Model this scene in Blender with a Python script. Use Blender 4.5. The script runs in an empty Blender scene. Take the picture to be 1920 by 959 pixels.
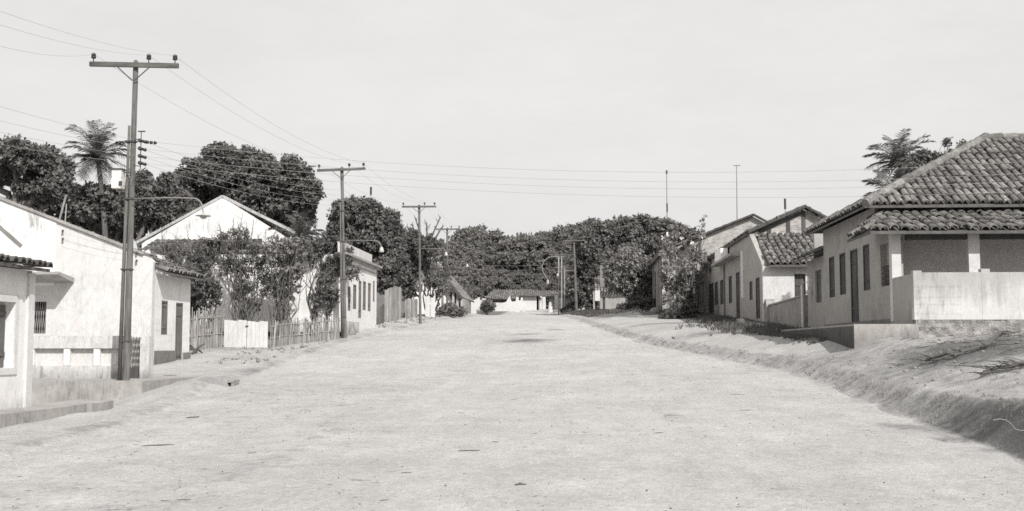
import bpy, math, random
import numpy as np
from mathutils import Vector, Matrix, noise as mnoise

SC = bpy.context.scene
COL = SC.collection
rad = math.radians

# ------------------------------------------------------------------ camera, sky, sun, exposure
F_PX, CU, CV = 2100.0, 960.0, 479.5
EYE = Vector((0, 0, 1.7))
PITCH = math.atan((650 - CV) / F_PX)
YAW = math.atan((1080 - CU) / F_PX * math.cos(PITCH))
cam = bpy.data.cameras.new('camera')
cam_o = bpy.data.objects.new('camera', cam)
COL.objects.link(cam_o)
cam.sensor_width = 36.0
cam.lens = F_PX / 1920.0 * 36.0
cam.clip_start, cam.clip_end = 0.1, 4000
cF = Vector((-math.sin(YAW) * math.cos(PITCH), math.cos(YAW) * math.cos(PITCH), math.sin(PITCH)))
cR = Vector((math.cos(YAW), math.sin(YAW), 0))
cU = cR.cross(cF)
cam_o.matrix_world = Matrix(((cR.x, cU.x, -cF.x, EYE.x), (cR.y, cU.y, -cF.y, EYE.y), (cR.z, cU.z, -cF.z, EYE.z), (0, 0, 0, 1)))
SC.camera = cam_o

SUN = Vector((0.78, -1.45, 1.36)).normalized()
w = bpy.data.worlds.new('World')
SC.world = w
w.use_nodes = True
nt = w.node_tree
for n in list(nt.nodes):
    nt.nodes.remove(n)
wo = nt.nodes.new('ShaderNodeOutputWorld')
bg = nt.nodes.new('ShaderNodeBackground')
sky = nt.nodes.new('ShaderNodeTexSky')
sky.sky_type = 'NISHITA'
sky.sun_disc = False
sky.sun_elevation = math.asin(SUN.z)
sky.sun_rotation = math.atan2(SUN.x, SUN.y)
sky.dust_density = 4.0
sky.air_density = 1.0
hs = nt.nodes.new('ShaderNodeHueSaturation')          # the photograph is black and white: a sky without colour
hs.inputs['Saturation'].default_value = 0.0
nt.links.new(sky.outputs[0], hs.inputs['Color'])
hz = nt.nodes.new('ShaderNodeMixRGB')                  # thin bright overcast veil over the clear sky
tc = nt.nodes.new('ShaderNodeTexCoord')
cl = nt.nodes.new('ShaderNodeTexNoise')
cl.inputs['Scale'].default_value = 2.2
cl.inputs['Detail'].default_value = 9
cl.inputs['Roughness'].default_value = .7
mp = nt.nodes.new('ShaderNodeMapping')
mp.inputs['Scale'].default_value = (1, 1, 3)
nt.links.new(tc.outputs['Generated'], mp.inputs[0])
nt.links.new(mp.outputs[0], cl.inputs['Vector'])
mr = nt.nodes.new('ShaderNodeMapRange')
mr.inputs[1].default_value, mr.inputs[2].default_value = 0.3, 0.7
mr.inputs[3].default_value, mr.inputs[4].default_value = 0.66, 0.93
nt.links.new(cl.outputs[0], mr.inputs[0])
nt.links.new(mr.outputs[0], hz.inputs[0])
nt.links.new(hs.outputs[0], hz.inputs[1])
SKYV = 7.3
hz.inputs[2].default_value = (SKYV * 1.01, SKYV, SKYV * 0.985, 1)
nt.links.new(hz.outputs[0], bg.inputs[0])
bg.inputs[1].default_value = 0.12
nt.links.new(bg.outputs[0], wo.inputs[0])

sl = bpy.data.lights.new('sun', 'SUN')
sl.energy = 4.8
sl.angle = rad(0.6)
sl.color = (1.0, 0.985, 0.96)
so = bpy.data.objects.new('sun', sl)
so.rotation_euler = SUN.to_track_quat('Z', 'Y').to_euler()
so.location = (30, -60, 60)
COL.objects.link(so)

vs = SC.view_settings
vs.view_transform = 'Standard'
vs.look = 'None'
vs.exposure = 0.0
vs.gamma = 1.0
vs.use_curve_mapping = False
SC.cycles.max_bounces = 6
SC.cycles.use_denoising = False
SC.cycles.filter_width = 1.6

# ------------------------------------------------------------------ pixel rays (source photograph 1920 x 959) to places in the street
def ray(u, v):
    return cF + cR * ((u - CU) / F_PX) + cU * ((CV - v) / F_PX)
def at(u, v, Y):
    d = ray(u, v)
    return EYE + d * (Y / d.y)
def atX(u, v, X):
    d = ray(u, v)
    return EYE + d * (X / d.x)
def pix(p):
    q = Vector(p) - EYE
    k = F_PX / q.dot(cF)
    return CU + q.dot(cR) * k, CV - q.dot(cU) * k

# ------------------------------------------------------------------ ground heights
def tab(*pairs):
    xs = np.array([p[0] for p in pairs], float); ys = np.array([p[1] for p in pairs], float)
    def f(y):
        if y <= xs[0]: return float(ys[0])
        if y >= xs[-1]: return float(ys[-1])
        i = int(np.searchsorted(xs, y)) - 1
        i = max(0, min(len(xs) - 2, i))
        # monotone-ish cubic through the table
        def m(j):
            if j <= 0: return (ys[1] - ys[0]) / (xs[1] - xs[0])
            if j >= len(xs) - 1: return (ys[-1] - ys[-2]) / (xs[-1] - xs[-2])
            a = (ys[j] - ys[j-1]) / (xs[j] - xs[j-1]); b = (ys[j+1] - ys[j]) / (xs[j+1] - xs[j])
            return 0.0 if a * b <= 0 else 2 * a * b / (a + b)
        h = xs[i+1] - xs[i]; t = (y - xs[i]) / h
        return float((2*t**3 - 3*t*t + 1) * ys[i] + (t**3 - 2*t*t + t) * h * m(i) + (3*t*t - 2*t**3) * ys[i+1] + (t**3 - t*t) * h * m(i+1))
    return f
zr = tab((-60, -0.3), (-10, -0.05), (0, 0), (10, .12), (20, .36), (28, .62), (40, 1.25), (53, 2.0), (76, 3.2), (99, 4.25), (120, 5.0), (140, 5.35), (158, 6.5), (172, 7.3), (185, 8.2), (230, 14), (280, 20), (400, 25), (1500, 30))
XL = tab((-60, -8.5), (10, -8.0), (15, -7.8), (20, -8.0), (27, -9.0), (36, -9.8), (50, -10.5), (90, -10.4), (110, -10.2), (145, -9.0), (170, -8))
XR = tab((-60, 5.4), (12, 5.5), (17, 5.7), (22, 5.7), (30, 5.6), (36, 4.4), (48, 2.8), (75, .8), (93, -.3), (110, -1.8), (145, -3.2), (170, -4))
SCARP = tab((5, .6), (15, .58), (20, .4), (25, .3), (30, .3), (40, .22), (60, .16), (100, .1), (130, .02))
RISE = tab((5, .25), (15, .3), (20, .36), (25, .44), (30, .6), (36, .38), (44, .3), (60, .27), (100, .35), (130, .2))
TILT = tab((8, 0), (14, .02), (20, .12), (28, .3), (36, .3), (48, .14), (62, .04), (80, 0))
LBANK = tab((10, -.1), (24, -.12), (28, .02), (36, .03), (53, .12), (64, .38), (85, .32), (110, .3), (150, .1))
def ss(a, b, x):
    t = max(0.0, min(1.0, (x - a) / (b - a)))
    return t * t * (3 - 2 * t)
def gs(x, y, cx, cy, sx, sy):
    return math.exp(-((x - cx) / sx) ** 2 - ((y - cy) / sy) ** 2)
def H(x, y):
    z = zr(y)
    xl, xr = XL(y), XR(y)
    if x > xr:
        d = x - xr
        z += TILT(y)
        wv = 0.12 * mnoise.noise((y * 1.3, 3.1, 0)) + 0.06 * mnoise.noise((y * 4.0, 7.7, 0))
        z += SCARP(y) * ss(0.05 + wv, 0.75 + wv, d) + RISE(y) * ss(.45, 2.7, d) + .03 * max(0, min(d, 30) - 2.7)
        if y < 34:
            z += .34 * gs(x, y, 10.6, 25.0, 2.4, 2.8) + .15 * gs(x, y, 8.4, 23.0, 1.6, 2.0)
            k = ss(0.6, 2.0, d) * ss(34, 28, y)
            z += k * (.09 * mnoise.noise((x * .9, y * .9, 1.3)) + .06 * mnoise.noise((x * 2.7, y * 2.7, 5.3)) + .03 * mnoise.noise((x * 6, y * 6, 2.3)))
        z += .03 * mnoise.noise((x * 1.1, y * 1.1, 2.2)) * ss(.6, 1.5, d)
    elif x < xl:
        d = xl - x
        z += LBANK(y) * ss(0, 1.6, d) + .01 * max(0, min(d, 30) - 3)
        z += .2 * gs(x, y, -9.5, 28.4, .9, 1.8)
        z -= .5 * ss(1.0, 3.6, d) * ss(22.5, 25.5, y) * ss(30.5, 28.6, y)
        z += .04 * mnoise.noise((x * .9, y * .9, 9.2)) * ss(0, 1.2, d)
        z += (.11 * math.exp(-((d - .45) / .32) ** 2)) * (0.75 + .9 * mnoise.noise((y * .5, 1, 1)))
    else:
        t = (x - xl) / (xr - xl)
        z += .10 * math.sin(math.pi * t) ** .8 - .03 + TILT(y) * ss(.4, 1, t)
        z += .02 * mnoise.noise((x * 1.1, y * .5, 2.1)) - .022 * (math.exp(-((x + 4.6 + .4 * mnoise.noise((y * .06, 0, 5))) / .3) ** 2) + math.exp(-((x + 3.0 + .4 * mnoise.noise((y * .06, 0, 5))) / .3) ** 2) + math.exp(-((x - 1.0 + .5 * mnoise.noise((y * .05, 0, 9))) / .3) ** 2) + math.exp(-((x - 2.6 + .5 * mnoise.noise((y * .05, 0, 9))) / .3) ** 2))
        z += .025 * mnoise.noise((x * .35, y * .3, 4.4))
        z -= .05 * gs(x, y, -4.3, 62, 2.2, 3.0)
    if y > 190:
        z += (y - 190) / 60 * 2.0 * mnoise.noise((x * .02, y * .02, 8.8)) * min(1, 60 / max(1, abs(x) * .02 + 40))
    return z
def on_ground(u, v, y0=6, y1=260):
    y = y0
    p = at(u, v, y)
    while y < y1:
        q = at(u, v, y)
        if q.z <= H(q.x, q.y):
            return q
        y *= 1.004
    return at(u, v, y1)

# ------------------------------------------------------------------ materials (all procedural)
def tint(g):
    return (min(1, g * 1.035), g, g * .955, 1)
class NT:
    def __init__(s, name, rough=.9, spec=.25):
        s.m = bpy.data.materials.new(name)
        s.m.use_nodes = True
        s.t = s.m.node_tree
        s.p = s.t.nodes['Principled BSDF']
        s.p.inputs['Roughness'].default_value = rough
        s.p.inputs['Specular IOR Level'].default_value = spec
        s.co = s.t.nodes.new('ShaderNodeTexCoord').outputs['Object']
        s.m.use_fake_user = False
    def n(s, t): return s.t.nodes.new(t)
    def l(s, a, b): s.t.links.new(a, b)
    def noise(s, scale, detail=4, vec=None, sc=(1, 1, 1), rough=.55, dist=0):
        mp = s.n('ShaderNodeMapping'); mp.inputs['Scale'].default_value = sc
        s.l(vec or s.co, mp.inputs[0])
        nz = s.n('ShaderNodeTexNoise')
        nz.inputs['Scale'].default_value = scale; nz.inputs['Detail'].default_value = detail
        nz.inputs['Roughness'].default_value = rough; nz.inputs['Distortion'].default_value = dist
        s.l(mp.outputs[0], nz.inputs['Vector'])
        return nz.outputs[0]
    def rng(s, x, a, b, c, d):
        r = s.n('ShaderNodeMapRange')
        for i, v in enumerate((a, b, c, d)): r.inputs[i + 1].default_value = v
        s.l(x, r.inputs[0])
        return r.outputs[0]
    def math(s, op, a, b=None):
        r = s.n('ShaderNodeMath'); r.operation = op
        for i, v in enumerate((a, b)):
            if v is None: continue
            if isinstance(v, (int, float)): r.inputs[i].default_value = v
            else: s.l(v, r.inputs[i])
        return r.outputs[0]
    def colour(s, val, warm=1.0):                                   # a grey value socket becomes the warm print tone
        c = s.n('ShaderNodeMixRGB'); c.blend_type = 'MULTIPLY'; c.inputs[0].default_value = 1
        c.inputs[1].default_value = (1 + .05 * warm, 1.0, 1 - .05 * warm, 1)
        s.l(val, c.inputs[2])
        s.l(c.outputs[0], s.p.inputs['Base Color'])
    def bump(s, h, strength=.3, dist=.02):
        b = s.n('ShaderNodeBump'); b.inputs['Strength'].default_value = strength; b.inputs['Distance'].default_value = dist
        s.l(h, b.inputs['Height']); s.l(b.outputs[0], s.p.inputs['Normal'])
def simple(name, g, var=.25, scale=4, rough=.9, bump=.2, sc=(1, 1, 1), bd=.01):
    k = NT(name, rough)
    a = k.noise(scale, 5, sc=sc)
    b = k.noise(scale * 7, 3, sc=sc)
    v = k.math('MULTIPLY', k.rng(a, .25, .75, g * (1 - var), g * (1 + var)), k.rng(b, .3, .7, .85, 1.15))
    k.colour(v)
    if bump: k.bump(b, bump, bd)
    return k.m
def plaster(name, g, streak=.25, dirt=.45, dirt_h=.7, blotch=.12, dark=None, top=0, z_top=3.5):
    """limewash plaster: blotches, rain streaks, splashed mud with a ragged edge along the foot"""
    k = NT(name, .92, .2)
    a = k.noise(1.7, 9, rough=.72)
    f = k.noise(16, 6, rough=.7)
    st = k.math('MULTIPLY', k.noise(1.0, 8, sc=(7, 7, 1.1), rough=.75, dist=1.2), k.rng(k.noise(.8, 5, rough=.65), .35, .65, .72, 1.15))
    v = k.math('MULTIPLY', k.rng(a, .3, .7, g * (1 - blotch), g * (1 + blotch * .6)), k.rng(f, .3, .7, .9, 1.06))
    v = k.math('MULTIPLY', v, k.rng(st, .46, .68, 1, 1 - streak))
    sep = k.n('ShaderNodeSeparateXYZ'); k.l(k.co, sep.inputs[0])
    if dirt:
        h = k.math('ADD', k.math('MULTIPLY', k.noise(1.6, 6, sc=(1, 1, .6), rough=.7), dirt_h * 2.2), k.math('MULTIPLY', sep.outputs[2], -1))
        v = k.math('MULTIPLY', v, k.rng(h, dirt_h * .55, dirt_h * 1.25, 1, 1 - dirt))
    if top:
        h = k.math('ADD', k.math('MULTIPLY', k.noise(1.0, 6, sc=(4, 4, .4), rough=.7), 2.4), sep.outputs[2])
        v = k.math('MULTIPLY', v, k.rng(h, z_top + .9, z_top + 1.5, 1, 1 - top))
    k.colour(v, .5 if g > .5 else 1.0)
    k.bump(k.math('ADD', f, a), .25, .012)
    return k.m
def tiles_mat(name, g0, g1):
    k = NT(name, .9, .2)
    ge = k.n('ShaderNodeNewGeometry')
    a = k.noise(2.2, 6, rough=.7)
    f = k.noise(18, 4)
    r = k.rng(ge.outputs['Random Per Island'], 0, 1, g0, g1)
    lich = k.rng(k.noise(5.5, 5, rough=.7), .57, .68, 0, .2)
    v = k.math('ADD', k.math('MULTIPLY', r, k.rng(a, .3, .7, .55, 1.4)), lich)
    v = k.math('MULTIPLY', v, k.rng(f, .3, .7, .75, 1.2))
    k.colour(v)
    k.bump(f, .4, .01)
    return k.m
def leaf_mat(name, g0, g1, rough=.55, spec=.35, trans=.25):
    k = NT(name, rough, spec)
    ge = k.n('ShaderNodeNewGeometry')
    gm = (g0 + g1) / 2
    v = k.math('MULTIPLY', k.rng(ge.outputs['Random Per Island'], 0, 1, gm * .4 + g0 * .6, gm * .4 + g1 * .6), k.rng(k.noise(1.1, 3), .3, .7, .7, 1.3))
    k.colour(v)
    if trans:
        tb = k.n('ShaderNodeBsdfTranslucent'); mx = k.n('ShaderNodeMixShader')
        tb.inputs[0].default_value = tint((g0 + g1) * .6)
        mx.inputs[0].default_value = trans
        out = [n for n in k.t.nodes if n.type == 'OUTPUT_MATERIAL'][0]
        k.l(k.p.outputs[0], mx.inputs[1]); k.l(tb.outputs[0], mx.inputs[2]); k.l(mx.outputs[0], out.inputs[0])
    return k.m
def wood_mat(name, g, var=.45, z=True):
    k = NT(name, .88, .2)
    sc = (9, 9, .5) if z else (.6, 9, 9)
    a = k.noise(2.2, 6, sc=sc, rough=.7)
    b = k.noise(1.2, 3)
    ge = k.n('ShaderNodeNewGeometry')
    v = k.math('MULTIPLY', k.rng(a, .3, .7, g * (1 - var), g * (1 + var)), k.rng(b, .3, .7, .75, 1.2))
    v = k.math('MULTIPLY', v, k.rng(ge.outputs['Random Per Island'], 0, 1, .72, 1.25))
    k.colour(v)
    k.bump(a, .5, .01)
    return k.m
def brick_mat(name, g, mort):
    k = NT(name, .92, .2)
    mp = k.n('ShaderNodeMapping'); mp.inputs['Rotation'].default_value = (rad(90), 0, 0)
    k.l(k.co, mp.inputs[0])
    br = k.n('ShaderNodeTexBrick')
    br.inputs['Scale'].default_value = 1.0; br.inputs['Brick Width'].default_value = .26; br.inputs['Row Height'].default_value = .095
    br.inputs['Mortar Size'].default_value = .012
    br.inputs['Color1'].default_value = (g * .75,) * 3 + (1,); br.inputs['Color2'].default_value = (g * 1.25,) * 3 + (1,)
    br.inputs['Mortar'].default_value = (mort,) * 3 + (1,)
    k.l(mp.outputs[0], br.inputs['Vector'])
    bw = k.n('ShaderNodeRGBToBW'); k.l(br.outputs[0], bw.inputs[0])
    v = k.math('MULTIPLY', bw.outputs[0], k.rng(k.noise(1.7, 6, rough=.7), .3, .7, .65, 1.2))
    k.colour(v)
    return k.m
def dirt_mat(name, g, pebble=.3, patch=.25, mound=False):
    k = NT(name, .97, .1)
    big = k.noise(.16, 5, rough=.6)
    mid = k.noise(1.3, 6, rough=.68)
    drag = k.noise(.8, 5, sc=(3.0, .5, 1), rough=.65)       # wheel-dragged streaks along the street
    fine = k.noise(22, 4, rough=.75)
    v = k.math('MULTIPLY', k.rng(big, .3, .7, g * (1 - patch * .5), g * (1 + patch * .35)), k.rng(mid, .3, .7, .87, 1.09))
    v = k.math('MULTIPLY', v, k.rng(drag, .3, .7, .94, 1.05))
    v = k.math('MULTIPLY', v, k.rng(fine, .25, .75, .76, 1.2))
    vo = k.n('ShaderNodeTexVoronoi'); vo.inputs['Scale'].default_value = 7.5; k.l(k.co, vo.inputs['Vector'])
    sp = k.rng(vo.outputs['Distance'], .09, .17, 1, 0)
    gate = k.rng(k.noise(1.9, 3), .52, .62, 0, 1)
    v = k.math('MULTIPLY', v, k.rng(k.math('MULTIPLY', sp, gate), 0, 1, 1, 1 - pebble))
    if mound:                                               # darker turned or weedy earth and painted bank shade in soil, laid out in make_ground
        at_ = k.n('ShaderNodeAttribute'); at_.attribute_name = 'soil_shade'
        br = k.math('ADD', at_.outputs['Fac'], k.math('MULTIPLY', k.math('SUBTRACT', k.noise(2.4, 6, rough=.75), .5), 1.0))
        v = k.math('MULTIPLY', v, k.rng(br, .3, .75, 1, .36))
    v = k.math('MULTIPLY', v, k.rng(k.noise(9, 6, sc=(1, .8, 1), rough=.8), .3, .7, .82, 1.14))
    k.colour(v, .5)
    k.bump(k.math('ADD', k.math('MULTIPLY', mid, 1.5), fine), .7, .04)
    return k.m

MAT = {}
def build_mats():
    M = MAT
    M['road'] = dirt_mat('packed pale dirt', .435, .7, .24, True)
    M['ground'] = dirt_mat('sandy ground', .41, .5, .3, True)
    M['white'] = plaster('whitewash', .7, .22, .42, .6, .12)
    M['white_clean'] = plaster('bright whitewash', .58, .22, .0, .5, .14)
    M['white_stained'] = plaster('weathered whitewash', .55, .6, .4, .7, .28, top=.2, z_top=3.2)
    M['gable_white'] = plaster('rain-streaked whitewash', .72, .5, .3, .7, .16)
    M['sunlit_white'] = plaster('sunlit white', .86, .05, .0, .5, .04)  # over-white: sunlight put into the colour of pilaster and tank
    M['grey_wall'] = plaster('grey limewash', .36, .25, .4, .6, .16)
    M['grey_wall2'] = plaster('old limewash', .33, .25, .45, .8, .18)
    M['porch_wall'] = plaster('porch plaster', .53, .32, .25, .4, .16, top=.28, z_top=1.2)
    M['wall_streaked'] = plaster('streaked masonry', .34, .6, .4, .6, .25)
    M['porch_back'] = plaster('porch back plaster', .6, .12, .2, .4, .15)
    M['cement'] = plaster('stained cement', .34, .35, .3, .5, .32)
    M['cement_dark'] = plaster('dark footing', .2, .3, .2, .5, .35)
    M['plinth'] = simple('rubble stone', .27, .5, 3.5, .95, .9, bd=.06)
    M['tile'] = tiles_mat('barrel tile', .10, .21)
    M['tile_dark'] = tiles_mat('sooty barrel tile', .06, .17)
    M['tile_far'] = tiles_mat('old roof tile', .12, .22)
    M['under'] = simple('roof boards', .10, .3, 4)
    M['wood'] = wood_mat('shutter wood', .13, .3)
    M['wood_dark'] = wood_mat('dark door wood', .075, .3)
    M['pole'] = wood_mat('weathered pole wood', .12, .5)
    M['arm'] = wood_mat('crossarm wood', .11, .4, False)
    M['stick'] = wood_mat('fence sticks', .27, .45)
    M['plank'] = wood_mat('grey fence planks', .3, .4)
    M['trunk'] = wood_mat('bark', .12, .4)
    M['iron'] = simple('iron', .06, .2, 6, .6)
    M['pipe'] = simple('painted pipe', .22, .15, 6, .5, 0)
    M['porcelain'] = simple('brown glazed insulator', .035, .1, 6, .25, 0)
    M['wire'] = simple('line wire', .34, .1, 5, .6, 0)
    M['lamp'] = simple('enamel lamp shade', .35, .2, 6, .4, 0)
    M['lamp_white'] = simple('white enamel lamp', .45, .05, 6, .35, 0)
    M['box_white'] = simple('painted meter box', .62, .12, 5, .5, .05)
    M['brick'] = brick_mat('bare brick', .34, .42)
    M['brick_dark'] = brick_mat('sooty brick', .2, .28)
    M['leaf_dark'] = leaf_mat('mango leaves', .05, .2)
    M['leaf_mid'] = leaf_mat('tree leaves', .07, .23)
    M['leaf_far'] = leaf_mat('hillside leaves', .10, .24, .8, .1)  # lightened, low contrast: distance haze put into the leaf colour
    M['leaf_light'] = leaf_mat('pale shrub leaves', .12, .34)
    M['leaf_shrub'] = leaf_mat('shrub leaves', .07, .25)
    M['frond'] = leaf_mat('palm frond', .05, .15)
    M['leaf_highlight'] = simple('leaf highlight white', .75, .08, 6, .8, 0)  # white for painted highlights on the pale street tree's leaves
    M['grass'] = leaf_mat('dry grass', .16, .38, .8, .1)
    M['weed'] = leaf_mat('weeds', .06, .2, .8, .1)
    M['twig'] = simple('dry twig', .09, .3, 9, .9, .2)
    M['stone'] = simple('stone', .23, .45, 6, .95, .4)
    M['ledge_shade'] = plaster('ledge side shade', .1, .3, .2, .5, .3)  # near-black, so the ledge side's shade sits in its colour
    M['black'] = simple('unlit interior', .02, .2, 3, .95, 0)
    M['straw'] = simple('bare rope', .3, .2, 9, .9, 0)
build_mats()

# ------------------------------------------------------------------ mesh builders
class MB:
    def __init__(s): s.v = []; s.f = []
    def add(s, vs, fs):
        o = len(s.v)
        s.v += [tuple(p) for p in vs]
        s.f += [tuple(i + o for i in f) for f in fs]
        return s
    def box(s, a, b):
        x0, x1 = sorted((a[0], b[0])); y0, y1 = sorted((a[1], b[1])); z0, z1 = sorted((a[2], b[2]))
        return s.add([(x0, y0, z0), (x1, y0, z0), (x1, y1, z0), (x0, y1, z0), (x0, y0, z1), (x1, y0, z1), (x1, y1, z1), (x0, y1, z1)],
                     [(3, 2, 1, 0), (4, 5, 6, 7), (0, 1, 5, 4), (1, 2, 6, 5), (2, 3, 7, 6), (3, 0, 4, 7)])
    def hexa(s, lo, hi):                                  # four lower and four upper corners, both in the same turn
        return s.add(list(lo) + list(hi), [(3, 2, 1, 0), (4, 5, 6, 7), (0, 1, 5, 4), (1, 2, 6, 5), (2, 3, 7, 6), (3, 0, 4, 7)])
    def prism(s, poly, vec):
        n = len(poly); vec = Vector(vec)
        vs = [Vector(p) for p in poly] + [Vector(p) + vec for p in poly]
        fs = [tuple(range(n - 1, -1, -1)), tuple(range(n, 2 * n))] + [(i, (i + 1) % n, (i + 1) % n + n, i + n) for i in range(n)]
        return s.add(vs, fs)
    def beam(s, p, q, w, h, up=(0, 0, 1)):
        p, q = Vector(p), Vector(q); d = (q - p).normalized(); up = Vector(up)
        if abs(d.dot(up)) > .95: up = Vector((0, 1, 0))
        a = d.cross(up).normalized() * (w / 2); b = a.cross(d).normalized() * (h / 2)
        return s.hexa([p - a - b, p + a - b, p + a + b, p - a + b], [q - a - b, q + a - b, q + a + b, q - a + b])
    def tube(s, pts, r, n=8, cap=True):
        pts = [Vector(p) for p in pts]
        rs = r if isinstance(r, (list, tuple)) else [r] * len(pts)
        vs, fs = [], []
        prev = None
        for i, p in enumerate(pts):
            d = (pts[min(i + 1, len(pts) - 1)] - pts[max(i - 1, 0)]).normalized()
            if prev is None:
                a = d.cross(Vector((0, 0, 1)))
                if a.length < .1: a = d.cross(Vector((0, 1, 0)))
                a.normalize()
            else:
                a = (prev - d * prev.dot(d)).normalized()
            prev = a; b = d.cross(a)
            for k in range(n):
                t = 2 * math.pi * k / n
                vs.append(p + (a * math.cos(t) + b * math.sin(t)) * rs[i])
        for i in range(len(pts) - 1):
            for k in range(n):
                fs.append((i * n + k, i * n + (k + 1) % n, (i + 1) * n + (k + 1) % n, (i + 1) * n + k))
        if cap:
            fs.append(tuple(range(n - 1, -1, -1))); m = (len(pts) - 1) * n
            fs.append(tuple(range(m, m + n)))
        return s.add(vs, fs)
    def lathe(s, c, prof, n=12, axis=None):
        c = Vector(c); vs, fs = [], []
        for r, z in prof:
            for k in range(n):
                t = 2 * math.pi * k / n
                vs.append(c + Vector((r * math.cos(t), r * math.sin(t), z)))
        for i in range(len(prof) - 1):
            for k in range(n):
                fs.append((i * n + k, i * n + (k + 1) % n, (i + 1) * n + (k + 1) % n, (i + 1) * n + k))
        fs.append(tuple(range(n - 1, -1, -1))); m = (len(prof) - 1) * n
        fs.append(tuple(range(m, m + n)))
        return s.add(vs, fs)
    def build(s, name, mat, parent=None, base=None, smooth=False):
        return link_mesh(name, np.array(s.v, float).reshape(-1, 3), s.f, mat, parent, base, smooth)

ORIGIN = {}                                               # world place of each object, so that children can be cut in world coordinates
def link_mesh(name, v, f, mat, parent=None, base=None, smooth=False):
    if parent is not None: b = ORIGIN[parent.name]
    elif base is not None: b = Vector(base)
    else: b = Vector(((v[:, 0].min() + v[:, 0].max()) / 2, (v[:, 1].min() + v[:, 1].max()) / 2, v[:, 2].min()))
    me = bpy.data.meshes.new(name)
    v = v - np.array(b)
    if isinstance(f, np.ndarray):
        nf, k = f.shape
        me.vertices.add(len(v)); me.vertices.foreach_set('co', v.astype(np.float32).ravel())
        me.loops.add(nf * k); me.loops.foreach_set('vertex_index', f.astype(np.int32).ravel())
        me.polygons.add(nf); me.polygons.foreach_set('loop_start', (np.arange(nf) * k).astype(np.int32))
        me.update(calc_edges=True)
    else:
        me.from_pydata(v.tolist(), [], f)
        me.update()
    if smooth:
        me.polygons.foreach_set('use_smooth', np.ones(len(me.polygons), bool))
    me.materials.append(MAT[mat] if isinstance(mat, str) else mat)
    o = bpy.data.objects.new(name, me)
    COL.objects.link(o)
    if parent is not None: o.parent = parent
    else: o.location = b
    ORIGIN[o.name] = b
    return o
def tag(o, label=None, cat=None, group=None, kind=None):
    if label: o['label'] = label
    if cat: o['category'] = cat
    if group: o['group'] = group
    if kind or (cat and 'wall' in cat): o['kind'] = kind or 'thing'
    return o
def thing(name, label, cat, loc, group=None):
    o = bpy.data.objects.new(name, None)
    o.empty_display_size = .3
    COL.objects.link(o)
    o.location = loc
    ORIGIN[o.name] = Vector(loc)
    return tag(o, label, cat, group)
def copy_tree(o, parent=None, label=None):
    c = o.copy(); COL.objects.link(c)
    c.parent = parent
    if parent is None: ORIGIN[c.name] = Vector(c.location)
    for ch in o.children: copy_tree(ch, c)
    if label: c['label'] = label
    return c

def wall(mb, p0, p1, z0, z1, th, holes=(), gable=None):
    """upright wall from p0 to p1 (seen from outside p0 is at the left hand), outside face on the line, th inward; holes (s0,s1,za,zb) go right through; gable: points (s,z) above z1"""
    p0 = Vector((p0[0], p0[1], 0)); p1 = Vector((p1[0], p1[1], 0))
    e = (p1 - p0); Lw = e.length; e.normalize()
    inn = Vector((-e.y, e.x, 0)) * th
    S = sorted({0.0, Lw, *[max(0, min(Lw, h[0])) for h in holes], *[max(0, min(Lw, h[1])) for h in holes]})
    Z = sorted({z0, z1, *[max(z0, min(z1, h[2])) for h in holes], *[max(z0, min(z1, h[3])) for h in holes]})
    def solid(i, j):
        if i < 0 or j < 0 or i >= len(S) - 1 or j >= len(Z) - 1: return False
        sc, zc = (S[i] + S[i+1]) / 2, (Z[j] + Z[j+1]) / 2
        return not any(h[0] < sc < h[1] and h[2] < zc < h[3] for h in holes)
    def P(s, z, k=0): return p0 + e * s + inn * k + Vector((0, 0, z))
    for i in range(len(S) - 1):
        for j in range(len(Z) - 1):
            if not solid(i, j): continue
            a, b, c, d = S[i], S[i+1], Z[j], Z[j+1]
            mb.add([P(a, c), P(b, c), P(b, d), P(a, d)], [(0, 1, 2, 3)])
            mb.add([P(a, c, 1), P(b, c, 1), P(b, d, 1), P(a, d, 1)], [(3, 2, 1, 0)])
            if not solid(i - 1, j): mb.add([P(a, c, 1), P(a, c), P(a, d), P(a, d, 1)], [(0, 1, 2, 3)])
            if not solid(i + 1, j): mb.add([P(b, c), P(b, c, 1), P(b, d, 1), P(b, d)], [(0, 1, 2, 3)])
            if not solid(i, j - 1): mb.add([P(a, c, 1), P(b, c, 1), P(b, c), P(a, c)], [(0, 1, 2, 3)])
            if not solid(i, j + 1) and not (gable and j == len(Z) - 2): mb.add([P(a, d), P(b, d), P(b, d, 1), P(a, d, 1)], [(0, 1, 2, 3)])
    if gable:
        pts = [(0, z1)] + list(gable) + [(Lw, z1)]
        n = len(pts)
        mb.add([P(*q) for q in pts] + [P(q[0], q[1], 1) for q in pts],
               [tuple(range(n - 1, -1, -1)), tuple(range(n, 2 * n))] + [(i, i + 1, i + 1 + n, i + n) for i in range(n - 1)])
    return mb

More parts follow.
